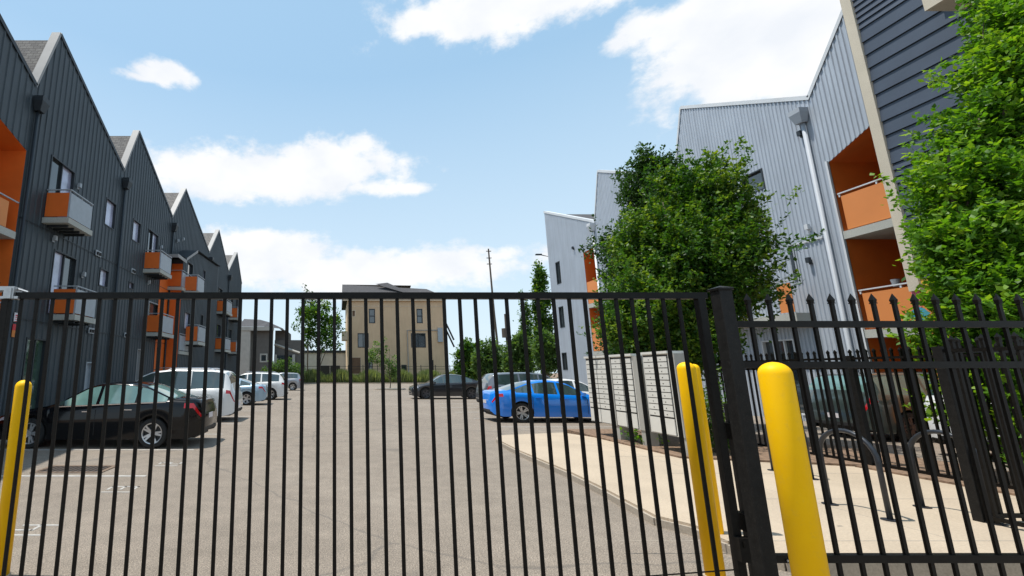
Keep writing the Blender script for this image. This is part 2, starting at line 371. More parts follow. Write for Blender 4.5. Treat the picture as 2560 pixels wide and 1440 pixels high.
run((9.25, 11.3), (9.25, 5.4)); run((7.08, 5.3), (9.2, 5.3)); run((7.05, 5.25), (7.05, 3.0))
for x, y in ((9.25, 11.35), (9.25, 8.2), (9.25, 5.32), (7.05, 5.3)):
    rf.part('post', MB().cbox(x - .045, x + .045, y - .045, y + .045, 0, 2.0), 'post_metal')
# ------------------------------------------------------------------ bollards
def bollard(x, y, top, r, label):
    t = Thing('bollard', label, 'bollard', (x, y, 0), 'yellow bollards beside the gate', local=True)
    pr = [(r, 0), (r, top - r * .9)] + [(r * math.cos(a), top - r * .9 + r * .9 * math.sin(a)) for a in [R(q) for q in range(12, 91, 12)]] 
    pr[-1] = (r * .06, top)
    t.part('sleeve', MB().lathe(pr, 48), 'yellow', smooth=True)
    if y < 3: t.part('cast_mark', MB().box(x - .048, x - .018, y - r - .0005, y - r + .02, top - .62, top - .575).box(x - .044, x - .030, y - r - .0005, y - r + .02, top - .66, top - .628), 'yellow_dull')
    t.part('foot_ring', MB().lathe([(r + .012, 0), (r + .012, .02), (r + .002, .025)], 32), 'concrete')
def bol(px, pytop, Y, r, label):
    x, z = ony(px, pytop, Y); bollard(x, Y, z, r, label)
bol(61, 950, 4.2, .066, 'yellow bollard behind the gate bars at the far left of the gate')
bol(1713, 905, 4.17, .070, 'yellow bollard seen through the last bars of the gate, nearest the mailboxes')
bol(1733, 910, 4.95, .052, 'yellow bollard mostly hidden behind another yellow bollard at the gate end')
bol(1932, 905, 2.62, .074, 'biggest yellow bollard, standing in front of the spiked fence')
# ------------------------------------------------------------------ bike racks
def rack(X, Y0, Y1, top, label):
    t = Thing('bike_rack', label, 'bike rack', (X, (Y0 + Y1) / 2, zc), 'hoop bike racks on the concrete')
    r = (Y1 - Y0) / 2; c = (Y0 + Y1) / 2; zz = top - r
    pth = [(X, Y0, zc), (X, Y0, zz)] + [(X, c - r * math.cos(a), zz + r * math.sin(a)) for a in [R(q) for q in range(12, 180, 12)]] + [(X, Y1, zz), (X, Y1, zc)]
    t.part('hoop', MB().tube(pth, .025, 12), 'rack_metal', smooth=True)
    for y in (Y0, Y1): t.part('base_plate', MB().lathe([(.075, zc), (.075, zc + .01)], 20, (X, y)), 'rack_metal')
ax, ay = gz(2102, 1268, zc); bx, by = gz(2226, 1301, zc)
rack((ax + bx) / 2, by, ay + .12, 1.02, 'dark steel bike hoop on the concrete, middle of the three')
cx_, cy_ = gz(2306, 1268, zc); rack(cx_, cy_ - .62, cy_, 1.02, 'dark steel bike hoop on the right, next to the fence corner post')
dx, dy = gz(2031, 1198, zc); rack(dx, dy, dy + .62, 1.02, 'dark steel bike hoop set farthest back, beside the big yellow bollard')
# ------------------------------------------------------------------ mailboxes
def mailbox(X, Y0, Y1, ztop, zbot, post_y, label, cols=2):
    zbot = yx(1640, 1082)[1]
    t = Thing('mailbox_cluster', label, 'mailbox', (X, Y0, zc), 'grey mailbox clusters')
    t.part('cabinet', MB().box(X, X + .30, Y0, Y1, zbot, ztop - .05), 'mailbox')
    t.part('hood', MB().box(X - .035, X + .33, Y0 - .02, Y1 + .02, ztop - .05, ztop), 'mailbox')
    W = (Y1 - Y0 - .06) / cols; rows = 10; hh = (ztop - .10 - zbot - .35) / rows
    for c in range(cols):
        ya = Y0 + .03 + c * W
        for r in range(rows):
            z0 = zbot + .35 + r * hh
            d = MB().box(X - .014, X - .001, ya + .014, ya + W - .014, z0 + .014, z0 + hh - .003)
            o = t.part('mailbox_door', d, 'mailbox')
            t.part('lock', MB().box(X - .018, X - .0142, ya + W * .48, ya + W * .55, z0 + .05, z0 + .066), 'mail_gap', parent=o)
        t.part('parcel_door', MB().box(X - .014, X - .001, ya + .012, ya + W - .012, zbot + .02, zbot + .33), 'mailbox')
    t.part('seams', MB().quad((X - .0008, Y0 + .02, zbot + .01), (X - .0008, Y1 - .02, zbot + .01), (X - .0008, Y1 - .02, ztop - .07), (X - .0008, Y0 + .02, ztop - .07)), 'mail_gap')
    t.part('post', MB().box(X + .02, X + .27, post_y - .16, post_y, zc, zbot + .0).box(X + .0, X + .26, post_y - .16, post_y - .002, zbot, ztop - .06), 'mail_post')
MX = 6.75
def yx(px, py): return onx(px, py, MX)
ya0 = yx(1517, 888); ya1 = yx(1463, 893); yb0 = yx(1578, 884); yb1 = yx(1524, 887); yc0 = yx(1668, 877); yc1 = yx(1604, 880)
mailbox(MX, ya0[0], ya1[0], ya0[1], .62, ya0[0], 'grey cluster of mailboxes farthest from the gate, next to the blue car')
mailbox(MX, yb0[0], yb1[0], yb0[1], .62, yb0[0], 'middle grey cluster of mailboxes with a leafy twig at its edge')
mailbox(MX, yc0[0], yc1[0], yc0[1], .62, yc0[0], 'grey cluster of mailboxes nearest the gate, closest to the yellow bollard')
# ------------------------------------------------------------------ walls
def wall(mb, prof, openings, z0, tr, rib=0, ribw=.03, ribd=.035, brk=None):
    """prof: [(u, top)], openings: (ua, ub, va, vb_at_ua, vb_at_ub)"""
    def top(u):
        for (a, za), (b, zb) in zip(prof, prof[1:]):
            if a - 1e-6 <= u <= b + 1e-6: return za + (zb - za) * (u - a) / max(b - a, 1e-6)
        return prof[-1][1]
    us = sorted(set([p[0] for p in prof] + [o[0] for o in openings] + [o[1] for o in openings]))
    us = [u for u in us if prof[0][0] - 1e-6 <= u <= prof[-1][0] + 1e-6]
    def solid(ua, ub):
        m = (ua + ub) / 2; iv = []; lo = (z0, z0)
        for o in sorted([o for o in openings if o[0] - 1e-6 <= m <= o[1] + 1e-6], key=lambda o: o[2]):
            f = lambda u: o[3] + (o[4] - o[3]) * (u - o[0]) / (o[1] - o[0])
            if o[2] > lo[0] + 1e-4: iv.append((lo[0], lo[1], o[2], o[2]))
            lo = (f(ua), f(ub))
        iv.append((lo[0], lo[1], top(ua), top(ub))); return iv
    for ua, ub in zip(us, us[1:]):
        for a, b, c, d in solid(ua, ub): mb.quad(tr(ua, a, 0), tr(ub, b, 0), tr(ub, d, 0), tr(ua, c, 0))
    if rib:
        u = prof[0][0] + rib / 2
        while u < prof[-1][0]:
            for a, b, c, d in solid(u - ribw / 2, u + ribw / 2):
                p, q = u - ribw / 2, u + ribw / 2; s = ribw * .25
                mb.quad(tr(p, a, 0), tr(p + s, a, ribd), tr(p + s, c, ribd), tr(p, c, 0))
                mb.quad(tr(p + s, a, ribd), tr(q - s, b, ribd), tr(q - s, d, ribd), tr(p + s, c, ribd))
                mb.quad(tr(q - s, b, ribd), tr(q, b, 0), tr(q, d, 0), tr(q - s, d, ribd))
            u += rib
    return mb
def trL(X): return lambda u, v, w: (X + w, u, v)
def trR(X): return lambda u, v, w: (X - w, u, v)
def trB(Y): return lambda u, v, w: (u, Y - w, v)
def window(T, tr, u0, u1, v0, v1, fm='dark_trim', gm='glass_dark', mull=1, dep=.10, name='window', t=.05, pane_reflect=None, sash=False):
    m = MB()
    for a, b, c, d in ((u0, u1, v0, v0 + t), (u0, u1, v1 - t, v1), (u0, u0 + t, v0 + t, v1 - t), (u1 - t, u1, v0 + t, v1 - t)): m.box(a, b, c, d, -dep - .02, .03, lambda x, y, z: tr(x, y, z))
    for k in range(1, mull):
        c = u0 + (u1 - u0) * k / mull; m.box(c - t / 2, c + t / 2, v0 + t, v1 - t, -dep - .01, -.02, lambda x, y, z: tr(x, y, z))
    if sash: c = (v0 + v1) / 2; m.box(u0 + t, u1 - t, c - t / 2, c + t / 2, -dep - .01, -.01, lambda x, y, z: tr(x, y, z))
    w = T.part(name, m, fm)
    for k in range(mull):
        a = u0 + (u1 - u0) * k / mull; b = u0 + (u1 - u0) * (k + 1) / mull; g = gm[k % len(gm)] if isinstance(gm, (list, tuple)) else gm
        T.part('pane', MB().quad(tr(a + .01, v0 + .01, -dep), tr(b - .01, v0 + .01, -dep), tr(b - .01, v1 - .01, -dep), tr(a + .01, v1 - .01, -dep)), g, parent=w)
    return w
def bx(mb, tr, u0, u1, v0, v1, w0, w1): return mb.box(u0, u1, v0, v1, w0, w1, lambda x, y, z: tr(x, y, z))
def balcony(T, tr, u0, u1, zs, d=.9, front='grey_panel', side='orange', ph=1.02):
    """slab with underside at zs"""
    b = T.part('balcony', bx(MB(), tr, u0 - .06, u1 + .06, zs, zs + .20, .002, d + .05), 'slab')
    for k in range(4):
        c = u0 + .2 + (u1 - u0 - .4) * k / 3; T.part('joist', bx(MB(), tr, c - .03, c + .03, zs - .09, zs - .003, .05, d - .1), 'dark_trim', parent=b)
    z0 = zs + .25; z1 = z0 + ph - .12
    T.part('front_panel', bx(MB(), tr, u0 + .02, u1 - .02, z0, z1, d - .02, d), front, parent=b)
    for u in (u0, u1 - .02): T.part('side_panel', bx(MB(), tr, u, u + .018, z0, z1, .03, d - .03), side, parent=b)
    r = MB(); bx(r, tr, u0 - .02, u1 + .02, z1 + .09, z1 + .13, d - .03, d + .012)
    for u in (u0 - .02, u1 - .02): bx(r, tr, u, u + .04, z1 + .09, z1 + .13, .02, d - .03)
    for u in (u0 - .002, (u0 + u1) / 2, u1 - .03): bx(r, tr, u, u + .032, zs + .20, z1 + .09, d - .055, d - .0225)
    T.part('railing', r, 'grey_panel', parent=b)
    return b
def vent(T, tr, u, v, s=.22):
    f = T.part('vent', bx(MB(), tr, u - s, u + s, v - s * .55, v + s * .55, .037, .07), 'grey_panel')
    h = MB()
    for q in (-.45, .45): bx(h, tr, u + q * s - .06, u + q * s + .06, v - .07, v + .05, .07, .13)
    T.part('louver', h, 'wire_dark', parent=f)
def lamp(T, tr, u, v, m='grey_panel'):
    q = MB(); bx(q, tr, u - .05, u + .05, v - .08, v + .08, .037, .07); bx(q, tr, u - .06, u + .06, v - .02, v + .16, .07, .17)
    T.part('wall_lamp', q, m)
def downpipe(T, tr, u, z0, z1, m, r=.055):
    p = T.part('downpipe', MB().tube([tr(u, z1 + .1, .10), tr(u, z0 + .3, .10), tr(u, z0 + .05, .25)], r, 10), m, smooth=True)
    h = MB(); c = [(-.12, .02), (.12, .02), (.12, .24), (-.12, .24)]; c2 = [(-.20, .0), (.20, .0), (.20, .34), (-.20, .34)]
    v = [tr(u + a, z1 - .1, b + .02) for a, b in c] + [tr(u + a, z1 + .25, b + .02) for a, b in c2] + [tr(u + a, z1 + .42, b + .02) for a, b in c2]
    h.add(v, [(0, 1, 2, 3), (0, 1, 5, 4), (1, 2, 6, 5), (2, 3, 7, 6), (3, 0, 4, 7), (4, 5, 9, 8), (5, 6, 10, 9), (6, 7, 11, 10), (7, 4, 8, 11), (8, 9, 10, 11)])
    T.part('rainwater_head', h, m, parent=p)
def roof_pair(T, tr, prof, depth, rm, rakem, thick=.28, drop=.28, proud=.05, down=None):
    """prof valley-peak-valley; roof planes run back from the wall, rake coping on the wall head"""
    for (a, za), (b, zb) in zip(prof, prof[1:]):
        if abs(b - a) < 1e-3: continue
        o = T.part('roof', MB().quad(tr(a, za - drop, -.3), tr(b, zb - drop, -.3), tr(b, zb - drop, -depth), tr(a, za - drop, -depth)), rm)
        m = MB(); L = math.hypot(b - a, zb - za); nx, nz = -(zb - za) / L * .06, (b - a) / L * .06
        v = [tr(a, za, proud), tr(b, zb, proud), tr(b, zb, -thick), tr(a, za, -thick), tr(a + nx, za + nz, proud), tr(b + nx, zb + nz, proud), tr(b + nx, zb + nz, -thick), tr(a + nx, za + nz, -thick)]
        v += [tr(a, za - .10, proud), tr(b, zb - .10, proud), tr(a, za - .5, -thick), tr(b, zb - .5, -thick)]
        m.add(v, [(4, 5, 6, 7), (0, 1, 5, 4), (2, 3, 7, 6), (0, 3, 7, 4), (1, 2, 6, 5), (8, 9, 1, 0), (3, 2, 11, 10)])
        T.part('rake_trim', m, down if (down and zb < za) else rakem, parent=o)
    return
# ------------------------------------------------------------------ left row
XL = -10.4; tL = trL(XL)
V = lambda px, py: onx(px, py, XL)
vp = [(88.5, 226.7), (150, 88), (309, 426), (347, 327), (430.4, 540.7), (464, 471), (522, 640), (547, 571), (571, 672), (592.6, 622), (604.5, 697)]
W = [V(*p) for p in vp]
zv = sum(W[i][1] for i in (0, 2, 4, 8)) / 4; zp = sum(W[i][1] for i in (1, 3, 5)) / 3
W = [(w[0], zv if i % 2 == 0 else zp) for i, w in enumerate(W)]
print('left profile', [(round(a, 2), round(b, 2)) for a, b in W])
LG = 'dark ribbed row houses on the left'
LB = ['dark ribbed row house with orange recessed balconies at the left edge of the photo',
      'dark ribbed gabled row house with two stacked orange sided balconies, right behind the black sedan',
      'dark ribbed row house with light rake trim, second gable from the left foreground',
      'dark ribbed row house with projecting bay and several orange balconies, third full gable',
      'dark ribbed row house with narrow gable, fourth full gable from the gate',
      'dark ribbed row house at the far end of the left row']
def lblock(T, prof, openings, a, b, end=False):
    wl = wall(MB(), prof, openings, 0, tL, rib=.30, ribw=.07, ribd=.03)
    T.part('wall', wl, 'dark_siding')
    j = MB()
    for z in (3.45, 6.75):
        segs = [(a, b)]
        for o in openings:
            if o[2] - .1 < z < min(o[3], o[4]) + .1:
                n = []
                for s, e in segs:
                    if o[1] <= s or o[0] >= e: n.append((s, e)); continue
                    if o[0] > s: n.append((s, o[0]))
                    if o[1] < e: n.append((o[1], e))
                segs = n
        for s, e in segs: bx(j, tL, s + .01, e - .01, z, z + .03, .031, .042)
    T.part('joint_trim', j, 'dark_trim')
    roof_pair(T, tL, prof, 11, 'shingles', 'rake', down='dark_trim')
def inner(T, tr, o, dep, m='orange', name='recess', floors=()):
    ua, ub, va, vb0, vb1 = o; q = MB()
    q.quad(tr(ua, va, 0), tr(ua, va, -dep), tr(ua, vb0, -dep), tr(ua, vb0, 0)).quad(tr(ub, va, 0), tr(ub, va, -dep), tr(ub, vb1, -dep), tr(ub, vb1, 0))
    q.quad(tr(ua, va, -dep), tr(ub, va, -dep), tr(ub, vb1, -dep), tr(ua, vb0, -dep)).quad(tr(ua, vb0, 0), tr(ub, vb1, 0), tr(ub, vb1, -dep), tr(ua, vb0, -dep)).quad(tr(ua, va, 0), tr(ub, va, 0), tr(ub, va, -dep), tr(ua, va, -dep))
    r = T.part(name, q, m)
    s = MB(); k = ua + .3
    while k < ub:
        bx(s, tr, k, k + .02, va, va + (vb0 + (vb1 - vb0) * (k - ua) / (ub - ua) - va) - .02, -dep + .001, -dep + .012); k += .55
    T.part('panel_joint', s, 'orange_panel', parent=r)
    return r
# unit 0 (cut by the frame)
U0 = Thing('row_house', LB[0], 'house', (XL, 10.0, 0), LG)
oy, oz = V(66, 377)
lz = V(0, 297); sl0 = (oz - lz[1]) / (oy - lz[0]) 
o0 = (8.6, oy, .35, oz + (oy - 8.6) * .0 + (8.6 - oy) * sl0, oz)
prof0 = [(4.0, zv + 1.2), (8.0, zp + .4), (W[0][0], W[0][1])]
lblock(U0, prof0, [o0], 4.0, W[0][0])
inner(U0, tL, o0, 2.2)
sy, sz = V(16, 582)
for zs, hh in ((sz - .10, True), (sz - 3.45, True)):
    U0.part('floor_slab', bx(MB(), tL, 8.62, oy - .01, zs, zs + .24, -2.19, .03), 'slab')
    U0.part('balcony_panel', bx(MB(), tL, 8.65, oy - .45, zs + .27, zs + 1.12, -.02, .0), 'orange_panel')
    U0.part('handrail', bx(MB(), tL, 8.62, oy - .02, zs + 1.22, zs + 1.26, -.03, .01), 'grey_panel')
U0.part('soffit', bx(MB(), tL, 8.62, oy - .01, sz - 3.2, sz - .35, -1.2, -.8), 'dark_siding')
# unit 1
def unit(i, k, ops):
    a, b = W[k], W[k + 2]
    T = Thing('row_house', LB[i], 'house', (XL, a[0], 0), LG)
    lblock(T, [a, W[k + 1], b], ops, a[0], b[0])
    downpipe(T, tL, a[0] + .12, 0, a[1] - .85, 'dark_trim')
    return T
def rect(p0, p1, z0=None, z1=None):   # opening from two surveyed corners on the left wall
    y0, za = V(*p0); y1, zb = V(*p1)
    return (y0, y1, zb if z0 is None else z0, za if z1 is None else z1, za if z1 is None else z1)
d1 = rect((129, 386), (180, 500), 7.1, None); w1 = rect((266, 492), (285, 577))
yy = V(135, 622); y2_ = V(192, 640); d2 = (yy[0], y2_[0], 3.8, yy[1], yy[1])
w2 = rect((250, 668), (268, 722)); g1 = (V(66, 843)[0], V(117, 848)[0], .25, V(66, 843)[1], V(66, 843)[1])
g2_ = (19.2, 19.75, .1, 2.15, 2.15)
ops = [d1, w1, d2, w2, g1, g2_]
U1 = unit(1, 0, ops)
window(U1, tL, d1[0], d1[1], d1[2], d1[3], gm=('glass_dark', 'glass_pale_reflect'), mull=2, name='balcony_door')
window(U1, tL, w1[0], w1[1], w1[2], w1[3], gm='glass_pale_reflect')
window(U1, tL, d2[0], d2[1], d2[2], d2[3], gm=('glass_pale_reflect', 'glass_dark'), mull=2, name='balcony_door')
window(U1, tL, w2[0], w2[1], w2[2], w2[3], gm='glass_pale_reflect')
window(U1, tL, g1[0], g1[1], g1[2], g1[3], gm='glass_green', mull=2)
window(U1, tL, g2_[0], g2_[1], g2_[2], g2_[3], fm='grey_panel', gm='grey_panel', name='service_door')
ub = 9.5
def bal_at(T, pn, pf, pb, X=-9.5, d=.9, **kw):      # near front corner px, far px, py of slab underside at far corner
    y0 = onx(pn, pb, X)[0]; y1, z = onx(pf, pb, X); balcony(T, trL(X - d), y0, y1, z, d, **kw)
    return y0, y1, z
bal_at(U1, 166, 225, 589); bal_at(U1, 184, 235, 810)
vent(U1, tL, *V(243, 634)); vent(U1, tL, *V(225, 827)); lamp(U1, tL, *V(130, 600)); lamp(U1, tL, *V(203, 690)); lamp(U1, tL, *V(192, 468))
# unit 2
w3 = rect((333, 545), (348, 612)); d3 = rect((371, 570), (391, 650), 7.1, None); d4 = rect((372, 752), (398, 800), 3.8, None)
w4 = rect((322, 702), (333, 726)); g3 = (V(343, 872)[0], V(352, 872)[0], .1, V(343, 872)[1], V(343, 872)[1])
U2 = unit(2, 2, [w3, d3, d4, w4, g3])
window(U2, tL, w3[0], w3[1], w3[2], w3[3], gm='glass_pale_reflect'); window(U2, tL, d3[0], d3[1], d3[2], d3[3], gm=('glass_dark', 'glass_pale_reflect'), mull=2, name='balcony_door')
window(U2, tL, d4[0], d4[1], d4[2], d4[3], fm='grey_panel', gm='glass_dark', name='balcony_door'); window(U2, tL, w4[0], w4[1], w4[2], w4[3], gm='glass_pale_reflect')
window(U2, tL, g3[0], g3[1], g3[2], g3[3], fm='rake', gm='grey_panel', name='service_door')
bal_at(U2, 398, 426, 697); bal_at(U2, 403, 431, 846)
vent(U2, tL, *V(331, 678)); vent(U2, tL, *V(313, 838)); lamp(U2, tL, *V(368, 708)); lamp(U2, tL, *V(399, 620))
# unit 3 with bay
U3 = unit(3, 4, [])
XB = -9.55; tB_ = trL(XB)
b0 = onx(459, 650, XB)[0]; b1 = onx(488, 628, XB)[0]; b2 = W[6][0] - .05
zb0 = onx(459, 648, XB)[1]; zb1 = onx(488, 628, XB)[1]; zb2 = onx(526, 650, XB)[1]
wB1 = (onx(469, 655, XB)[0], onx(483, 655, XB)[0], onx(475, 700, XB)[1], onx(473, 655, XB)[1]); wB1 = (*wB1, wB1[3])
wB2 = (onx(508, 675, XB)[0], onx(514, 675, XB)[0], onx(511, 715, XB)[1], onx(511, 675, XB)[1]); wB2 = (*wB2, wB2[3])
wB3 = (wB1[0], wB1[1], wB1[2] - 3.3, wB1[3] - 3.3, wB1[4] - 3.3); wB4 = (wB2[0], wB2[1], wB2[2] - 3.3, wB2[3] - 3.3, wB2[4] - 3.3)
bw = wall(MB(), [(b0, zb0), (b1, zb1), (b2, zb2)], [wB1, wB2, wB3, wB4], 0, tB_, rib=.3, ribw=.07, ribd=.03)
bw.quad((XL, b0, 0), (XB, b0, 0), (XB, b0, zb0), (XL, b0, zb0)).quad((XL, b2, 0), (XB, b2, 0), (XB, b2, zb2), (XL, b2, zb2))
by_ = U3.part('bay', bw, 'dark_siding')
U3.part('bay_roof', MB().quad((XL, b0 - 1.6, zb0 - .1), (XB + .2, b0 - 1.6, zb0 - .1), (XB + .2, b0, zb0 + .06), (XL, b0, zb0 + .06)).quad((XL, b0, zb0 + .06), (XB + .2, b0, zb0 + .06), (XB + .2, b1, zb1 + .06), (XL, b1, zb1 + .06)).quad((XL, b1, zb1 + .06), (XB + .2, b1, zb1 + .06), (XB + .2, b2, zb2 + .06), (XL, b2, zb2 + .06)), 'dark_trim', parent=by_)
U3.part('bay_rake', MB().box(XB + .2, XB + .23, b0 - 1.65, b0 - .0, zb0 - .28, zb0 - .08).quad((XB + .21, b0, zb0 - .1), (XB + .21, b1, zb1 - .1), (XB + .21, b1, zb1 + .08), (XB + .21, b0, zb0 + .08)).box(XL, XB + .2, b0 - 1.65, b0 - 1.62, zb0 - .3, zb0 - .1), 'rake', parent=by_)
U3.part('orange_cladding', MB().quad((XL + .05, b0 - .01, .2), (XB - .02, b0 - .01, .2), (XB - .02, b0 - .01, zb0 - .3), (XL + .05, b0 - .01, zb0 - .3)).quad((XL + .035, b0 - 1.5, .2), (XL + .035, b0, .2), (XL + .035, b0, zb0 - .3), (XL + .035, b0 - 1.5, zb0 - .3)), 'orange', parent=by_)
for w in (wB1, wB2, wB3, wB4): window(U3, tB_, w[0], w[1], w[2], w[3], gm='glass_pale_reflect' if w in (wB2, wB3) else 'glass_dark')
bal_at(U3, 453, 478, 738, X=-9.5); bal_at(U3, 447, 470, 888, X=-9.5); bal_at(U3, 492, 509, 745, X=-8.7, d=.84); bal_at(U3, 494, 512, 865, X=-8.7, d=.84)
lamp(U3, tL, *V(441, 604)); lamp(U3, tL, *V(455, 600))
# units 4, 5
w5 = rect((532, 690), (538, 722)); w6 = (W[6][0] + 3.6, W[6][0] + 5.0, 7.1, 9.3, 9.3)
w5 = (W[6][0] + 1.4, W[6][0] + 2.2, 7.6, 9.5, 9.5); w7 = (w5[0], w5[1], 4.2, 6.1, 6.1); w8 = (w6[0], w6[1], 3.8, 6.0, 6.0)
U4 = unit(4, 6, [w5, w6, w7, w8])
for w, g in ((w5, 'glass_pale_reflect'), (w6, 'glass_dark'), (w7, 'glass_pale_reflect'), (w8, 'glass_dark')): window(U4, tL, w[0], w[1], w[2], w[3], gm=g)
for z in (6.84, 3.5): balcony(U4, tL, w6[0] - .3, w6[1] + .3, z)
a5 = W[8][0]
q = [(a5 + 1.2, a5 + 2.5, 7.1, 9.3, 9.3), (a5 + 1.2, a5 + 2.5, 3.8, 6., 6.), (a5 + 4, a5 + 4.8, 7.6, 9.5, 9.5)]
U5 = unit(5, 8, q)
for w in q: window(U5, tL, w[0], w[1], w[2], w[3], gm='glass_dark')
for z in (6.84, 3.5): balcony(U5, tL, a5 + .9, a5 + 2.8, z)
yE = W[10][0]
U5.part('end_wall', MB().quad((XL, yE, 0), (XL - 11, yE, 0), (XL - 11, yE, zv), (XL, yE, zv)), 'dark_siding')
# wall signs
sg = Thing('wall_sign', 'white notice with red lettering above a red and orange notice on the dark wall', 'sign', (XL + .05, V(38, 800)[0], 2.2))
ya, za = V(33, 781); yb_, zb2_ = V(46, 806)
sg.part('panel', bx(MB(), tL, ya, yb_, zb2_, za, .04, .055), 'sign_white')
tx = MB()
for k, (f0, f1, h) in enumerate(((.15, .85, .13), (.12, .9, .09), (.15, .8, .07), (.12, .88, .07))):
    zz = za - .05 - (za - zb2_) * (.06 + .23 * k); bx(tx, tL, ya + (yb_ - ya) * f0, ya + (yb_ - ya) * f1, zz - (za - zb2_) * h, zz, .0552, .058)
sg.part('lettering', tx, 'sign_red')
yc, zc0 = V(29, 808); yd, zd = V(41, 844)
sg.part('panel', bx(MB(), tL, yc, yd, (zc0 + zd) / 2, zc0 - .02, .04, .055), 'sign_red'); sg.part('panel', bx(MB(), tL, yc, yd, zd, (zc0 + zd) / 2 - .002, .04, .055), 'sign_orange')
# ------------------------------------------------------------------ right row
XR = 16.9; tR = trR(XR)
VR = lambda px, py: onx(px, py, XR)
r_pts = [(2023, 240), (1703, 268), None, (1495, 425), (1487, 548), (1360, 527)]
yv0, zvR = VR(2023, 243); yp0, zpR = VR(1703, 268); yp1 = VR(1495, 425)[0]; yv2, _ = VR(1487, 548); yp2 = VR(1360, 527)[0]
print('right', yv0, zvR, yp0, zpR, yp1, yv2, yp2)
yv1 = yp0 + .95
RG = 'light grey ribbed row houses on the right'
def rblock(T, prof, ops, rm='white_trim'):
    T.part('wall', wall(MB(), prof, ops, 0, tR, rib=.14, ribw=.075, ribd=.03), 'light_siding')
    roof_pair(T, tR, prof, 11, 'far_shingles', rm, drop=.2)
# near unit with orange recesses
R0 = Thing('row_house', 'light grey ribbed row house with tall orange recessed balconies beside the navy building', 'house', (XR, 13, 0), RG)
oc = VR(2072, 406); od = VR(2176, 314); so = (od[1] - oc[1]) / (od[0] - oc[0])
ua = 8.0; opn = (ua, oc[0], .12, oc[1] + (ua - oc[0]) * so, oc[1])
zn = VR(2103, 45); stp = (zn[1] - zvR) / (zn[0] - yv0)
ypk = yv0 + (zpR - zvR) / stp
rblock(R0, [(7.0, zvR), (ypk, zpR), (yv0, zvR)], [opn])
inner(R0, tR, opn, 2.4)
R0.part('opening_trim', bx(MB(), tR, oc[0] - .0, oc[0] + .06, 0, oc[1] + .05, -.02, .07), 'white_trim')
for prt, psl in (((2098, 482), (2121, 584)), ((2151, 724), (2175, 832))):
    zr = VR(*prt)[1]; zs = VR(*psl)[1]
    s = R0.part('floor_slab', bx(MB(), tR, ua + .01, oc[0] - .01, zs - .16, zs + .10, -2.39, .05), 'slab')
    R0.part('balcony_panel', bx(MB(), tR, ua + .03, oc[0] - .12, zs + .14, zr - .13, -.03, -.01), 'orange_panel')
    hr = bx(MB(), tR, ua, oc[0] - .04, zr - .04, zr, -.05, .0)
    for k in range(3): c = oc[0] - .1 - 1.05 * k; bx(hr, tR, c, c + .04, zr - .14, zr - .04, -.045, -.01)
    R0.part('handrail', hr, 'white_trim')
py0, pz0 = VR(2219, 708)
single('plant_pot', MB().lathe([(.07, pz0 - .1), (.10, pz0 + .12), (.085, pz0 + .12), (.08, pz0 + .08)], 16, (XR + .25, py0)), 'grey_panel', 'small grey pot behind the handrail of the lower orange balcony on the right', 'pot', loc=(XR + .25, py0, pz0 - .1))
# unit 1
wa = VR(1967, 610); wb = VR(2008, 707); wR1 = (wb[0], wa[0], wb[1], VR(1990, 607)[1]); wR1 = (*wR1, wR1[3])
gR = (VR(1985, 848)[0], VR(1903, 848)[0], .2, VR(1940, 850)[1]); gR = (*gR, gR[3])
wR0 = (VR(1906, 425)[0], VR(1880, 425)[0] + .5, VR(1895, 480)[1], VR(1895, 425)[1]); wR0 = (*wR0, wR0[3])
R1 = Thing('row_house', 'light grey ribbed row house with white downpipe, largest on the right, behind the rounded tree', 'house', (XR, yv0, 0), RG)
rblock(R1, [(yv0, zvR), (yp0, zpR), (yv1, zvR)], [wR1, gR, wR0])
downpipe(R1, tR, yv0 + .28, 0, zvR - .75, 'pipe_grey', .065)
window(R1, tR, *wR1[:4], fm='grey_panel', gm='glass_dark', mull=2); window(R1, tR, *gR[:4], fm='white_trim', gm='glass_dark', mull=3); window(R1, tR, *wR0[:4], gm='glass_dark')
pa = VR(1975, 713); pb = VR(2024, 779)
R1.part('balcony_panel', bx(MB(), tR, pb[0], pa[0], pb[1], pa[1], .5, .52), 'orange_panel'); R1.part('floor_slab', bx(MB(), tR, pb[0] - .1, yv0 + 5, pb[1] - .35, pb[1] - .05, .035, .6), 'slab')
R1.part('handrail', bx(MB(), tR, pb[0], pa[0] + .5, pa[1] + .08, pa[1] + .12, .48, .54), 'white_trim')
zj = VR(2085, 588)[1]
R1.part('joint_trim', bx(MB(), tR, yv0 + .45, wR1[0], zj, zj + .06, .031, .07), 'white_trim')
lamp(R1, tR, *VR(2008, 338), m='dark_trim'); lamp(R1, tR, *VR(2027, 572), m='white_trim'); lamp(R1, tR, *VR(2030, 655), m='dark_trim')
# unit 2 (mostly behind trees)
R2 = Thing('row_house', 'light grey ribbed row house half hidden behind the trees, between two others', 'house', (XR, yv1, 0), RG)
rblock(R2, [(yv1, zvR), (yp1, zpR), (yv2, zvR)], [])
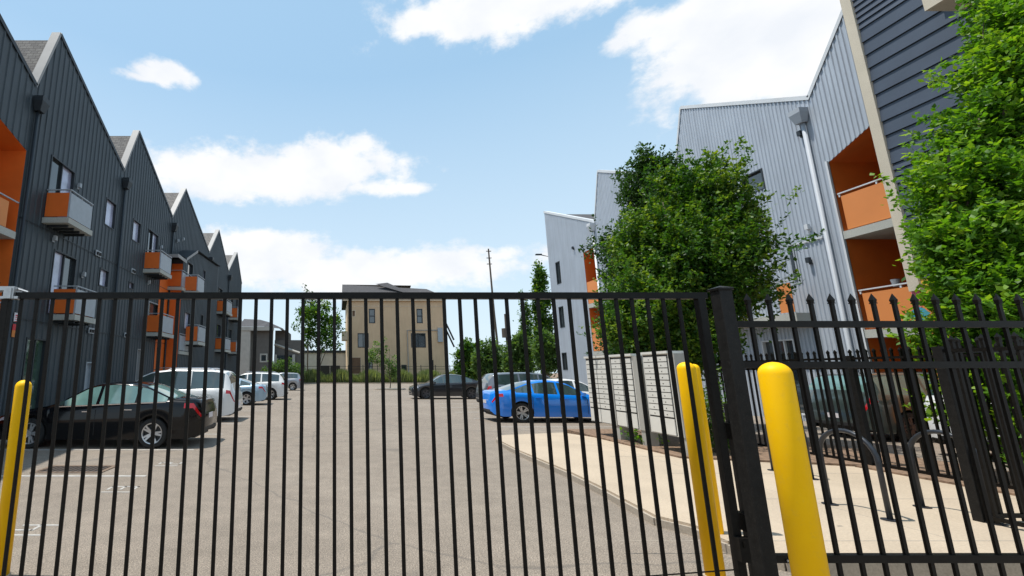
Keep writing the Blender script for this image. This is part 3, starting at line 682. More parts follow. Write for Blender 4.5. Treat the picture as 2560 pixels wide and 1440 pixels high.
# unit 3
def rr(p0, p1): 
    a = VR(*p0); b = VR(*p1); return (min(a[0], b[0]), max(a[0], b[0]), min(a[1], b[1]), max(a[1], b[1]), max(a[1], b[1]))
wns = [rr((1389, 657), (1404, 708)), rr((1397, 768), (1414, 818)), rr((1405, 882), (1421, 925))]
ro = (yv2 + .25, VR(1458, 632)[0], .2, VR(1458, 632)[1]); ro = (*ro, ro[3])
R3 = Thing('row_house', 'light grey row house at the far end of the right row with three stacked windows', 'house', (XR, yv2, 0), RG)
rblock(R3, [(yv2, zvR), (yp2 - .05, zpR), (yp2, zpR - .05)], wns + [ro])
for w in wns: window(R3, tR, *w[:4], fm='dark_trim', gm='glass_dark', mull=2, dep=.06)
inner(R3, tR, ro, 1.5)
for (p, q2) in (((1480, 820), (1480, 878)), ((1470, 705), (1470, 760))):
    z1 = VR(*p)[1]; z0 = VR(*q2)[1]
    R3.part('balcony_panel', bx(MB(), tR, ro[0], ro[1] - .02, z0, z1, -.03, -.01), 'orange_panel'); R3.part('floor_slab', bx(MB(), tR, ro[0], ro[1], z0 - .3, z0 - .03, -1.45, .04), 'slab')
downpipe(R3, tR, yv2 + .2, 0, zvR - .5, 'white_trim', .07); lamp(R3, tR, *VR(1436, 622), m='dark_trim')
R3.part('end_wall', MB().quad((XR, yp2, 0), (XR + 11, yp2, 0), (XR + 11, yp2, zvR), (XR, yp2, zpR - .05)), 'light_siding')
# navy building
XN = 15.4; tN = trR(XN)
cy0 = onx(2178, 300, XN)[0]
NB = Thing('navy_building', 'navy lap sided building with rough beige corner trim at the upper right', 'building', (XN, cy0, 0))
zb_n = onx(2282, 700, XN)[1]; zr_n = onx(2330, 8, XN)[1]
sd = MB(); z = zb_n; wide = [.16] * 14 + [.30] * 8 + [.18] * 14; 
lap = MB(); zl = 4.6
zA = onx(2195, 440, XN)[1]; zB = onx(2150, 90, XN)[1]
while z < 16:
    hgt = .42 if zA < z < zB else .19
    sd.add([tN(2.0, z, .05), tN(cy0 - .24, z, .05), tN(cy0 - .24, z + hgt - .018, .012), tN(2.0, z + hgt - .018, .012), tN(2.0, z, .0), tN(cy0 - .24, z, .0)], [(0, 1, 2, 3), (0, 1, 5, 4)])
    z += hgt
NB.part('lap_siding', sd, 'navy')
NB.part('wall', MB().quad(tN(2.0, zb_n - .2, .006), tN(cy0 - .05, zb_n - .2, .006), tN(cy0 - .05, 16, .006), tN(2.0, 16, .006)).quad(tN(cy0 - .02, 0, 0), tN(cy0 - .02, 0, -4), tN(cy0 - .02, 16, -4), tN(cy0 - .02, 16, 0)), 'navy_gap')
NB.part('corner_trim', bx(MB(), tN, cy0 - .24, cy0, zb_n - .3, 16, -.2, .09), 'stucco')
fy = onx(2400, 30, XN)[0]
eav = MB(); bx(eav, tN, 2.0, onx(2312, 28, XN - 1.0)[0], onx(2312, 28, XN - 1.0)[1], onx(2312, 28, XN - 1.0)[1] + 1.2, .1, 1.0)
NB.part('upper_bay', eav, 'stucco')
NB.part('inner_trim', bx(MB(), tN, 2.0, onx(2368, 60, XN)[0], 11.2, 11.22, .051, .3), 'stucco')
mu = Thing('mural', 'colourful pink, yellow and teal painted panel half hidden behind the right tree', 'mural', (15.4, 11.3, 3.6))
for (p, q2, m) in (((2262, 650), (2290, 700), 'mural_pink'), ((2272, 700), (2310, 770), 'mural_pink'), ((2290, 655), (2330, 715), 'mural_yellow'), ((2312, 715), (2350, 770), 'mural_yellow'), ((2275, 770), (2330, 800), 'mural_blue')):
    a = onx(*p, XN); b = onx(*q2, XN); n = 14; cyy, czz = (a[0] + b[0]) / 2, (a[1] + b[1]) / 2; ry, rz_ = abs(a[0] - b[0]) / 2, abs(a[1] - b[1]) / 2
    cen = [tN(cyy + ry * math.cos(k * 2 * math.pi / n) * (1 + .25 * math.sin(3 * k)), czz + rz_ * math.sin(k * 2 * math.pi / n) * (1 + .2 * math.cos(2 * k)), .02 + .004 * len(mu.o.children)) for k in range(n)]
    mu.part('painted_shape', MB().quad(*cen), m)
mu.part('panel', bx(MB(), tN, 8.0, cy0 - .1, .3, zb_n - .35, -.2, .01), 'orange_panel')
# ------------------------------------------------------------------ cars
def interp(tab, x):
    for (a, u), (b, v) in zip(tab, tab[1:]):
        if x <= b: 
            f = (x - a) / max(b - a, 1e-9); f = max(0, min(1, f)); return u + (v - u) * f
    return tab[-1][1]
def sm_interp(tab, x, w=.012): return (interp(tab, x - w) + interp(tab, x) * 2 + interp(tab, x + w)) / 4
TYPES = {
 'sedan': dict(L=4.85, W=.92, H=1.47, top=[(0, .50), (.012, .66), (.05, .75), (.12, .83), (.27, .945), (.42, 1.36), (.47, 1.43), (.55, 1.47), (.64, 1.455), (.72, 1.39), (.87, 1.10), (.95, 1.085), (.982, 1.05), (1, .72)],
   belt=[(0, .45), (.012, .60), (.05, .68), (.27, .88), (.5, .93), (.86, 1.0), (.96, .98), (1, .66)], wr=.60, fw=.195, rw=.775, ws=(.285, .43), rg=(.715, .865), side=(.31, .83), pil=(.50, .685), rad=.335),
 'coupe': dict(L=4.65, W=.91, H=1.46, top=[(0, .50), (.012, .66), (.05, .74), (.12, .84), (.26, .95), (.40, 1.34), (.46, 1.42), (.54, 1.46), (.62, 1.445), (.72, 1.37), (.90, 1.09), (.96, 1.08), (.985, 1.04), (1, .72)],
   belt=[(0, .45), (.012, .60), (.05, .68), (.27, .87), (.5, .92), (.86, 1.0), (.96, .98), (1, .66)], wr=.59, fw=.195, rw=.785, ws=(.275, .41), rg=(.70, .885), side=(.30, .82), pil=(.50, .69), rad=.335),
 'crossover': dict(L=4.75, W=.93, H=1.62, top=[(0, .58), (.012, .76), (.05, .86), (.12, .94), (.24, 1.04), (.38, 1.48), (.44, 1.58), (.52, 1.62), (.62, 1.60), (.72, 1.52), (.90, 1.20), (.965, 1.16), (.985, 1.08), (1, .74)],
   belt=[(0, .5), (.012, .68), (.05, .78), (.24, .97), (.5, 1.01), (.88, 1.09), (.96, 1.05), (1, .68)], wr=.60, fw=.185, rw=.80, ws=(.255, .40), rg=(.70, .89), side=(.28, .82), pil=(.49, .68), rad=.36),
 'suv': dict(L=4.75, W=.94, H=1.74, top=[(0, .60), (.012, .82), (.05, .95), (.12, 1.03), (.24, 1.10), (.36, 1.58), (.42, 1.68), (.55, 1.74), (.80, 1.71), (.90, 1.66), (.95, 1.40), (.975, 1.10), (.99, .98), (1, .70)],
   belt=[(0, .55), (.012, .76), (.05, .86), (.24, 1.03), (.5, 1.06), (.9, 1.13), (.965, 1.08), (1, .66)], wr=.66, fw=.19, rw=.79, ws=(.25, .37), rg=(.905, .962), side=(.28, .90), pil=(.47, .66), rad=.36),
 'van': dict(L=5.05, W=.97, H=1.80, top=[(0, .55), (.012, .74), (.05, .88), (.12, .98), (.20, 1.06), (.33, 1.58), (.40, 1.72), (.55, 1.80), (.82, 1.78), (.92, 1.72), (.955, 1.50), (.975, 1.12), (.99, .95), (1, .65)],
   belt=[(0, .50), (.012, .68), (.05, .80), (.20, .98), (.5, 1.03), (.9, 1.10), (.965, 1.05), (1, .62)], wr=.70, fw=.19, rw=.79, ws=(.21, .345), rg=(.925, .965), side=(.24, .92), pil=(.43, .68), rad=.345),
}
def wheel_parts(T, x, y, r, side, rim='rim', spokes=10, name='wheel'):
    # tyre lathe about the y axis
    def ax(mb): mb.v = [(px_ + x, y + side * pz, py_ + r) for px_, py_, pz in mb.v]; return mb
    prof = [(r * .70, -.10), (r * .94, -.10), (r, -.07), (r, .07), (r * .94, .10), (r * .72, .10), (r * .70, .09), (r * .70, -.09)]
    n = 36; m = MB(); m.v = [(q * math.cos(2 * math.pi * k / n), q * math.sin(2 * math.pi * k / n), z) for q, z in prof for k in range(n)]
    m.f = [(i * n + k, i * n + (k + 1) % n, (i + 1) * n + (k + 1) % n, (i + 1) * n + k) for i in range(len(prof) - 1) for k in range(n)]
    w = T.part(name, ax(m), 'tyre')
    m = MB(); prof = [(r * .72, .085), (r * .70, .098), (r * .64, .092), (r * .62, .04)]
    m.v = [(q * math.cos(2 * math.pi * k / n), q * math.sin(2 * math.pi * k / n), z) for q, z in prof for k in range(n)]
    m.f = [(i * n + k, i * n + (k + 1) % n, (i + 1) * n + (k + 1) % n, (i + 1) * n + k) for i in range(len(prof) - 1) for k in range(n)]
    for s in range(spokes):
        a = 2 * math.pi * (s + (.22 if s % 2 else -.22 + .0)) / spokes + .3
        ca, sa = math.cos(a), math.sin(a); w0, w1 = r * .075, r * .06
        p = [(r * .12, -w0, .075), (r * .12, w0, .075), (r * .66, w1, .092), (r * .66, -w1, .092), (r * .12, -w0, .03), (r * .12, w0, .03), (r * .66, w1, .05), (r * .66, -w1, .05)]
        m.add([(u * ca - v * sa, u * sa + v * ca, z) for u, v, z in p], [(0, 1, 2, 3), (0, 4, 5, 1), (1, 5, 6, 2), (2, 6, 7, 3), (3, 7, 4, 0)])
    m.add([(r * .16 * math.cos(2 * math.pi * k / 14), r * .16 * math.sin(2 * math.pi * k / 14), .085) for k in range(14)], [tuple(range(14))])
    T.part('rim', ax(m), rim, parent=w)
    m = MB(); m.add([(r * .69 * math.cos(2 * math.pi * k / 24), r * .69 * math.sin(2 * math.pi * k / 24), .02) for k in range(24)], [tuple(range(24))])
    T.part('brake_disc', ax(m), 'wire_dark', parent=w)
def car(kind, pmat, loc, rz, label, group=None, rim='rim', scale=1., glassm='car_glass', plate=True, roofrack=False, rearbump=None, hs=1.):
    P = dict(TYPES[kind]); P['top'] = [(a, b * hs) for a, b in P['top']]; P['belt'] = [(a, b * hs) for a, b in P['belt']]; P['H'] *= hs; L = P['L'] * scale; Wd = P['W']; T = Thing('parked_car', label, 'car', loc, group, rz, local=True)
    r = P['rad']; RA = r + .055
    xs = set(i / 96 for i in range(97)) | {.006, .018, .994, .984}
    for wc in (P['fw'], P['rw']):
        for k in range(-10, 11): xs.add(wc + math.sin(k * math.pi / 20) * RA / L)
    for e in (*P['ws'], *P['rg'], *P['side']): xs.add(e)
    for p_ in P['pil']: xs |= {p_ - .008, p_ + .008}
    xs = sorted(x for x in xs if 0 <= x <= 1); xs = [x for i, x in enumerate(xs) if i == 0 or x - xs[i - 1] > 1e-4]
    sec = []
    for x in xs:
        zt_ = sm_interp(P['top'], x) if .03 < x < .96 else interp(P['top'], x); zb = min(interp(P['belt'], x), zt_ - .012)
        w = Wd * interp([(0, .66), (.008, .78), (.03, .89), (.08, .965), (.16, .99), (.5, 1), (.85, .985), (.93, .95), (.975, .87), (.992, .78), (1, .70)], x)
        zl = interp([(0, .30), (.01, .22), (.05, .18), (.93, .20), (.985, .27), (1, .36)], x)
        arch = 0
        for wc in (P['fw'], P['rw']):
            d = abs(x - wc) * L
            if d < RA: zl = max(zl, r + math.sqrt(max(0, RA * RA - d * d))); arch = 1
        g = zt_ - zb; gf = max(0, min(1, g / .40)); wt = w * .93 + (P['wr'] - w * .93) * gf if g > 0 else w * .93
        wt = max(wt, min(w * .90, P['wr'])) if gf > .99 else wt
        zm = zl + (zb - zl) * .5
        s = [(w * .90, zl + .0), (w * .985, zl + .012), (w * 1.0, zm), (w * .992, zb - (zb - zl) * .14), (w * .955, zb), (w * .935 + (wt - w * .93) * .06, zb + min(.03, g * .2)),
             (wt + .03 * gf, zb + max(g - .085, g * .55)), (wt, zb + max(g - .045, g * .75)), (wt * .62, zt_ - min(.012, g * .15)), (0, zt_)]
        sec.append([((x - .5) * L, yy_, zz_) for yy_, zz_ in s])
    NP = 10; g = {'body': MB(), 'side_window': {}, 'windshield': MB(), 'rear_window': MB(), 'taillight': [MB(), MB()], 'headlight': [MB(), MB()], 'lower_trim': MB()}
    def cls(i, j):
        xm = (xs[i] + xs[i + 1]) / 2
        if j in (7, 8) and P['ws'][0] < xm < P['ws'][1]: return 'windshield'
        if j in (7, 8) and P['rg'][0] < xm < P['rg'][1]: return 'rear_window'
        if j == 5 and P['side'][0] < xm < P['side'][1] and not any(abs(xm - p_) < .008 for p_ in P['pil']): return 'side_window'
        if j == 3 and (.915 if kind in ('sedan', 'coupe') else .935) < xm < .992: return 'taillight'
        if j == 3 and .02 < xm < .085: return 'headlight'
        if j == 0: return 'lower_trim'
        return 'body'
    for sd_ in (1, -1):
        for i in range(len(xs) - 1):
            for j in range(NP - 1):
                c = cls(i, j); t = g[c]
                if c in ('taillight', 'headlight'): t = t[0 if sd_ == 1 else 1]
                if c == 'side_window': t = t.setdefault((sd_, sum(xs[i] > p_ for p_ in P['pil'])), MB())
                t.quad(*[(p[0], p[1] * sd_, p[2]) for p in (sec[i][j], sec[i + 1][j], sec[i + 1][j + 1], sec[i][j + 1])])
    for i in (0, -1): g['body'].quad(*([p for p in sec[i]] + [(p[0], -p[1], p[2]) for p in reversed(sec[i][:-1])]))
    def fin(o, mb):   # weld for smooth shading
        import bmesh
        bm = bmesh.new(); bm.from_mesh(o.data); bmesh.ops.remove_doubles(bm, verts=bm.verts, dist=.0008); bmesh.ops.recalc_face_normals(bm, faces=bm.faces); bm.to_mesh(o.data); bm.free()
        o.data.polygons.foreach_set('use_smooth', [True] * len(o.data.polygons))
    body = T.part('body', g['body'], pmat); fin(body, 0)
    for q_ in g['side_window'].values(): fin(T.part('side_window', q_, glassm), 0)
    for nm, mm in (('windshield', glassm), ('rear_window', glassm), ('lower_trim', 'plastic')):
        o = T.part(nm, g[nm], mm); fin(o, 0)
    for nm, mm in (('taillight', 'tail_red'), ('headlight', 'lamp_clear')):
        for mb in g[nm]:
            if mb.f: fin(T.part(nm, mb, mm), 0)
    T.part('underbody', MB().box(-L * .46, L * .46, -Wd * .62, Wd * .62, .20, .75).box(-L * .25, L * .22, -Wd * .88, Wd * .88, .20, .62), 'plastic')
    for wc in (P['fw'], P['rw']):
        for s_ in (1, -1): wheel_parts(T, (wc - .5) * L, s_ * (Wd - .115), r, s_, rim)
    for s_ in (1, -1):   # mirrors and handles
        mx = (P['ws'][0] + .045 - .5) * L; mz = interp(P['belt'], P['ws'][0]) + .09
        m = MB(); m.add([(mx + a * .07, s_ * (Wd * .93 + .10 + b * .09), mz + c * .07) for a, b, c in ((-1, -1, -.7), (1, -1, -.7), (1, 1, -.6), (-.5, 1, -.6), (-.7, -1, .9), (1, -1, 1), (1, .9, .8), (-.3, .9, .7))],
              [(0, 1, 2, 3), (4, 5, 6, 7), (0, 1, 5, 4), (1, 2, 6, 5), (2, 3, 7, 6), (3, 0, 4, 7)])
        m.box(mx - .03, mx + .03, s_ * Wd * .90 - .03, s_ * Wd * .90 + .04, mz - .06, mz - .03)
        T.part('mirror', m, pmat)
        for hx in (P['pil'][0] - .045, P['pil'][1] - .03):
            zz = interp(P['belt'], hx) - .13; T.part('door_handle', MB().box((hx - .5) * L - .09, (hx - .5) * L + .09, s_ * Wd * .985 - .015, s_ * Wd * .985 + .028, zz, zz + .022), 'chrome' if pmat == 'p_black' else pmat)
        for hx in (P['side'][0] - .005, P['pil'][0], P['pil'][1] + .012):
            z1 = interp(P['belt'], hx) - .02; T.part('door_gap', MB().box((hx - .5) * L - .004, (hx - .5) * L + .004, s_ * Wd * .97, s_ * (Wd + .0025), .30, z1 - .06), 'wire_dark')
        if pmat in ('p_black', 'p_charcoal'):
            st = MB(); a, b = P['side']; n = 24
            for k in range(n):
                u0, u1 = a + (b - a) * k / n, a + (b - a) * (k + 1) / n
                z0, z1 = interp(P['belt'], u0) + .006, interp(P['belt'], u1) + .006; w0 = Wd * .962
                st.quad(((u0 - .5) * L, s_ * w0, z0), ((u1 - .5) * L, s_ * w0, z1), ((u1 - .5) * L, s_ * w0, z1 + .022), ((u0 - .5) * L, s_ * w0, z0 + .022))
            T.part('window_trim', st, 'chrome')
    if plate:
        T.part('licence_plate', MB().box(L * .5 - .002, L * .5 + .008, -.16, .16, .62, .74) if kind in ('sedan', 'coupe') else MB().box(L * .5 + .001, L * .5 + .012, -.16, .16, .52, .64), 'sign_white')
        T.part('front_grille', MB().box(-L * .5 - .008, -L * .5 + .05, -.36, .36, .34, .46), 'plastic')
    T.part('bumper', MB().box(L * .5 - .06, L * .5 + .006, -.55, .55, .34, .42), rearbump or 'plastic')
    if roofrack:
        for s_ in (1, -1):
            T.part('roof_rail', MB().tube([((.40 - .5) * L, s_ * P['wr'] * .93, P['H'] - .06), ((.44 - .5) * L, s_ * P['wr'] * .93, P['H'] + .02), ((.80 - .5) * L, s_ * P['wr'] * .93, P['H'] + .02), ((.85 - .5) * L, s_ * P['wr'] * .93, P['H'] - .06)], .015, 6), 'chrome')
    return T
LC = 'cars parked nose in along the left row'; RC = 'cars parked on the right side of the lot'
def xrear(px, Y): return ony(px, 960, Y)[0]
Pi = math.pi
car('sedan', 'p_black', (xrear(540, 10.9) - 2.72, 11.68, 0), 0, 'black sedan nearest the gate on the left, chrome window line and ten spoke wheels', LC, glassm='car_glass_light', hs=1.02)
car('van', 'p_white', (xrear(590, 16.6) - 2.52, 17.3, 0), 0, 'white van with long dark side windows behind the black sedan', LC, roofrack=True, hs=1.03)
car('coupe', 'p_ltblue', (xrear(668, 25.2) - 2.33, 25.6, 0), 0, 'pale blue sedan parked between two white vehicles on the left', LC)
car('suv', 'p_white', (xrear(716, 29.4) - 2.4, 30.4, 0), 0, 'white utility vehicle beyond the pale blue sedan', LC, roofrack=True)
car('suv', 'p_silver', (xrear(753, 44) - 2.15, 46.0, 0), 0, 'silver hatchback farthest back at the end of the left row', LC, scale=.9)
car('coupe', 'p_blue', (xrear(1231, 16.1) + 2.33, 17.05, 0), Pi, 'bright blue sedan behind the mailboxes on the right', RC)
car('sedan', 'p_white', (9.9, 19.75, 0), Pi, 'white sedan showing only its roof behind the bright blue sedan', RC)
car('suv', 'p_grey', (9.5, 22.5, 0), Pi, 'grey utility vehicle behind the bright blue sedan', RC, scale=1.02)
car('crossover', 'p_charcoal', (xrear(1028, 30.7) + 2.45, 31.3, -.0), 0, 'black crossover facing the lane across from the tan building', RC, rim='rim_dark', scale=1.03)
car('sedan', 'p_charcoal', (ony(1206, 960, 38)[0] + 2.5, 39.2, 0), 0, 'black sedan partly hidden behind the black crossover', RC)
car('suv', 'p_green', (15.8, 12.6, 0), Pi, 'dark greenish vehicle behind the spiked fence and bike racks', RC, glassm='car_glass_light', rim='rim_dark')
car('suv', 'p_white', (15.0, 9.3, 0), Pi, 'white vehicle with red tail lamp behind the fence beside the right tree', RC)
# ------------------------------------------------------------------ vegetation
def leaf_mesh(name, P0, D, U, size, m, hue):
    """P0 base points, D unit direction of leaf, U unit side; numpy arrays"""
    n = len(P0); s = size[:, None]; N = np.cross(D, U)
    v = np.empty((n, 4, 3)); v[:, 0] = P0; v[:, 1] = P0 + D * s * .5 + U * s * .30 + N * s * .06; v[:, 2] = P0 + D * s; v[:, 3] = P0 + D * s * .5 - U * s * .30 + N * s * .06
    me = bpy.data.meshes.new(name); me.vertices.add(4 * n); me.loops.add(6 * n); me.polygons.add(2 * n)
    me.vertices.foreach_set('co', v.reshape(-1))
    b = np.arange(n)[:, None] * 4; idx = np.concatenate([b + [0, 1, 2], b + [0, 2, 3]], axis=1).reshape(-1)
    me.loops.foreach_set('vertex_index', idx); me.polygons.foreach_set('loop_start', np.arange(0, 6 * n, 3))
    me.materials.append(MATS[m]); me.update(calc_edges=True)
    at = me.attributes.new('hue', 'FLOAT', 'FACE'); at.data.foreach_set('value', np.repeat(hue, 2))
    return me
def unit_(a): return a / np.maximum(np.linalg.norm(a, axis=-1, keepdims=True), 1e-9)
def tree(name, label, x, y, z0, trunk_r, centers, m, shoots, per, leaf, slen=.6, up=.8, group=None, cat='tree', trunk_top=None, limbs=26, spread=.16, base=0.0, kind=None):
    """centers: list of ellipsoids (cx, cy, cz, rx, ry, rz) in world metres"""
    T = Thing(name, label, cat, (x, y, base), group)
    vol = np.array([c[3] * c[4] * c[5] for c in centers]) ** .7; pr = vol / vol.sum()
    C = np.array(centers, float); k = rng.choice(len(C), shoots, p=pr)
    nc = max(12, shoots // 20); kc = rng.choice(len(C), nc, p=pr); dc = unit_(rng.normal(size=(nc, 3))); rc = np.minimum(rng.uniform(.15, 1.0, nc) ** .5 * rng.normal(.93, .08, nc), 1.02)
    CC = C[kc, :3] + dc * C[kc, 3:] * rc[:, None]; q_ = rng.integers(0, nc, shoots)
    loose = rng.uniform(0, 1, shoots) < .5
    d0 = unit_(rng.normal(size=(shoots, 3))); rad = rng.uniform(.2, 1.0, shoots) ** .5
    cs_ = np.minimum(C[kc[q_], 3:], slen * 2.0) * .21
    S = np.where(loose[:, None], C[k, :3] + d0 * C[k, 3:] * (rad * .93)[:, None], CC[q_] + rng.normal(size=(shoots, 3)) * cs_)
    d = np.where(loose[:, None], d0, dc[q_])
    dirs = unit_(d * np.array([1, 1, .6]) + np.array([0, 0, up]) + rng.normal(0, .35, (shoots, 3)))
    L = slen * rng.uniform(.45, 1.25, shoots)
    t = rng.uniform(0, 1, (shoots, per)); 
    P = (S - dirs * (L * .6)[:, None])[:, None, :] + dirs[:, None, :] * (L[:, None] * t)[..., None] + rng.normal(0, spread, (shoots, per, 3)) * (1.05 - t)[..., None] * leaf * 5
    P = P.reshape(-1, 3); n = len(P); dd = np.repeat(dirs, per, axis=0)
    o = unit_(rng.normal(size=(n, 3)) + dd * .5 + np.array([0, 0, -.15])); u = unit_(np.cross(o, unit_(np.array([0, 0, 1.]) + rng.normal(0, .45, (n, 3)))))
    keep = P[:, 2] > base + .1; P, o, u = P[keep], o[keep], u[keep]; n = len(P)
    hue = np.clip(np.repeat(rng.normal(.42, .20, shoots), per)[keep] + rng.normal(0, .14, n) + .25 * (np.tile(t.reshape(shoots, per), 1).reshape(-1)[keep] - .5), 0, 1)
    me = leaf_mesh('crown', P - np.array([x, y, base]), o, u, leaf * rng.uniform(.6, 1.25, n), m, hue)
    ob = bpy.data.objects.new('crown', me); COL.objects.link(ob); ob.parent = T.o
    tt = trunk_top or max(c[2] for c in centers)
    tk = MB(); r = trunk_r; n_ = 9; ph = rng.uniform(0, 6)
    path = [(x + .06 * math.sin(ph + i) * min(1, i), y + .06 * math.cos(ph + 1.7 * i) * min(1, i), base + (tt - base) * i / n_) for i in range(n_ + 1)]
    tk.tube(path, [r * (1.15 if i == 0 else 1 - .85 * i / n_) for i in range(n_ + 1)], 10)
    for i in rng.choice(shoots, min(limbs, shoots), replace=False):
        f = rng.uniform(.3, .95); q = path[int(f * n_)]; e = S[i]
        if e[2] < q[2] - .3: q = path[max(1, int(n_ * .25))]
        mid = [(q[j] + e[j]) / 2 + (.12 if j == 2 else 0) for j in range(3)]
        tk.tube([q, mid, tuple(e)], [r * .32 * (1.1 - f * .6), r * .18, r * .05], 5, False)
    T.part('trunk', tk, 'bark', smooth=True)
    return T
# rounded tree behind the mailboxes
def wp(px, py, Y): 
    X, Z = ony(px, py, Y); return X, Z
TY = 11.6
def cl(px, py, rx, rz, Y, dy=0, ry=None):
    X, Z = ony(px, py, Y); q = .90 if Y > 8 else .90; rx *= q; rz *= (q + .06) ; return (X, Y + dy, Z, rx, ry or rx, rz)
tree('hornbeam_tree', 'rounded dense green tree standing behind the mailbox clusters', 8.9, TY, .3, .12,
     [cl(1725, 650, 1.85, 1.9, TY, 0, 1.8), cl(1760, 500, 1.25, 1.25, TY), cl(1600, 760, 1.25, 1.3, TY, -.3), cl(1810, 680, 1.0, 1.4, TY), cl(1640, 620, 1.1, 1.3, TY, .3), cl(1700, 850, 1.6, .9, TY), cl(1805, 560, 1.0, 1.1, TY, .1), cl(1550, 830, .75, .8, TY, -.4)],
     'leaf_mid', 3600, 30, .105, .75, 1.1)
TY2 = 15.2
tree('hornbeam_tree', 'darker narrow tree rising behind the left side of the rounded tree', ony(1620, 600, TY2)[0], TY2, .3, .12,
     [cl(1620, 510, 1.0, 1.9, TY2), cl(1590, 680, 1.4, 2.0, TY2), cl(1590, 830, 1.4, 1.6, TY2), cl(1635, 430, .75, .95, TY2)], 'leaf_dark', 2000, 26, .115, .7, 1.1)
TY3 = 6.9
tree('hornbeam_tree', 'tall bright green tree behind the spiked fence at the right edge of the photo', 10.0, TY3, .3, .11,
     [cl(2490, 660, .95, 1.1, TY3), cl(2470, 480, .95, 1.0, TY3), cl(2530, 300, .85, 1.1, TY3), cl(2560, 120, .8, 1.1, TY3), cl(2430, 745, .75, .7, TY3, -.2), cl(2590, -40, .8, 1.1, TY3), cl(2510, 860, .95, .8, TY3), cl(2620, 500, 1.2, 1.9, TY3, .2), cl(2500, 1010, .75, .75, TY3, -.2), cl(2490, 190, .4, .6, TY3, -.2), cl(2400, 600, .5, .5, TY3, -.1)],
     'leaf_bright', 3800, 26, .10, .5, .8, trunk_top=5.2, limbs=14)
tree('shrub', 'leafy green shrub between the gate post and the mailboxes', 7.55, 9.5, .1, .03, [(7.6, 9.5, .75, .5, .5, .65), (8.1, 9.9, 1.0, .5, .5, .8)], 'leaf_mid', 110, 22, .08, .35, .7, cat='shrub', trunk_top=.8, limbs=8)
tree('shrub', 'small leafy sprig growing under the middle mailbox cluster', MX + .35, 11.0, .1, .01, [(MX + .25, 10.6, .32, .3, .45, .2)], 'leaf_bright', 26, 10, .09, .25, .6, cat='shrub', trunk_top=.3, limbs=5)
tree('shrub', 'bright green shrub at the base of the fence in the lower right', 10.0, 5.9, .1, .03, [(9.75, 6.2, .9, .45, .8, .8), (10.2, 5.8, 1.3, .6, .7, 1.1), (9.8, 5.0, .8, .4, .5, .7)], 'leaf_bright', 420, 20, .09, .4, .6, cat='shrub', trunk_top=1., limbs=8)
# island tree
IX, IY = gz(975, 974)
tree('young_tree', 'young sparse tree in the small island in the middle of the lot', IX, IY, 0, .05, [cl(955, 865, 1.0, 1.0, IY), cl(965, 900, 1.25, 1.1, IY), cl(935, 890, .9, .8, IY), cl(985, 930, .8, .6, IY)], 'leaf_sparse', 150, 14, .22, .7, .5, limbs=24)
single('tree_island', MB().lathe([(1.6, -.01), (1.6, .12)], 24, (IX, IY)), 'curb', kind='structure')
# far trees
TG = 'trees beyond the lot'
def ftree(px0, px1, pyt, pyb, Y, m, label, n=260, leaf=.42, name='broadleaf_tree', per=16, shape=1):
    xa, zt_ = ony(px0, pyt, Y); xb, zb = ony(px1, pyb, Y); cx = (xa + xb) / 2; rx = abs(xb - xa) / 2; zb = max(zb, .2); cz = (zt_ + zb) / 2; rz_ = (zt_ - zb) / 2
    cs = [(cx, Y, cz, rx * .9, rx * .7, rz_ * .95), (cx, Y, cz - rz_ * .5, rx * .95, rx * .7, rz_ * .5)]
    for k in range(6): a = k * 1.05; cs.append((cx + rx * .6 * math.cos(a), Y + rx * .3 * math.sin(a * 2), cz + rz_ * .6 * math.sin(a), rx * .5, rx * .45, rz_ * .45))
    return tree(name, label, cx, Y, 0, .05 + .05 * rx, cs, m, n, per, leaf, leaf * 3, .5, TG, limbs=14, trunk_top=cz + rz_ * .4)
ftree(736, 862, 748, 880, 78, 'leaf_mid', 'broad leafy tree left of the tan building', 300, .5)
ftree(742, 800, 728, 800, 90, 'leaf_dark', 'tree with thin pointed top behind the top rail, left of the tan building', 60, .5)
ftree(1322, 1392, 640, 935, 52, 'leaf_mid', 'tall ivy covered tree beside the end of the light grey row', 700, .34)
ftree(1296, 1336, 718, 930, 60, 'leaf_mid', 'slender dark tree next to the tall ivy covered tree', 240, .36)
ftree(1255, 1345, 835, 940, 48, 'leaf_far', 'bright rounded bush mass behind the grey utility vehicle', 520, .34)
ftree(1180, 1275, 848, 945, 54, 'leaf_far', 'light green bushy tree behind the black sedan', 480, .36)
ftree(1130, 1215, 852, 948, 60, 'leaf_mid', 'dark green bushy tree right of the tan building', 460, .38)
ftree(1330, 1400, 820, 930, 44, 'leaf_far', 'light green bush against the end of the light grey row', 380, .30)
ftree(660, 770, 900, 945, 66, 'leaf_far', 'low light green bushes in front of the grey house', 260, .3)
# grass strip
n = 26000; gx = rng.uniform(-9, 26, n); gy = rng.uniform(74.5, 78.5, n)
P0 = np.stack([gx, gy, np.full(n, .05)], 1); D_ = unit_(np.stack([rng.normal(0, .22, n), rng.normal(0, .22, n), np.ones(n)], 1)); U_ = unit_(np.cross(D_, rng.normal(size=(n, 3))))
me = leaf_mesh('tall_grass', P0, D_, U_ * .16, rng.uniform(.9, 2.0, n) * (1 + .25 * np.sin(gx * 1.3)), 'grass_blades', np.clip(rng.normal(.5, .25, n), 0, 1))
o = bpy.data.objects.new('tall_grass', me); COL.objects.link(o); tag(o, kind='stuff', label='tall green grass along the far edge of the lot', cat='grass')
single('grass_bank', MB().quad((-40, 74, .06), (70, 74, .06), (90, 140, .06), (-80, 140, .06)), 'grass_blades', kind='structure')
single('far_kerb', MB().box(-11.5, 60, 73.8, 74, 0, .15), 'concrete', kind='structure')
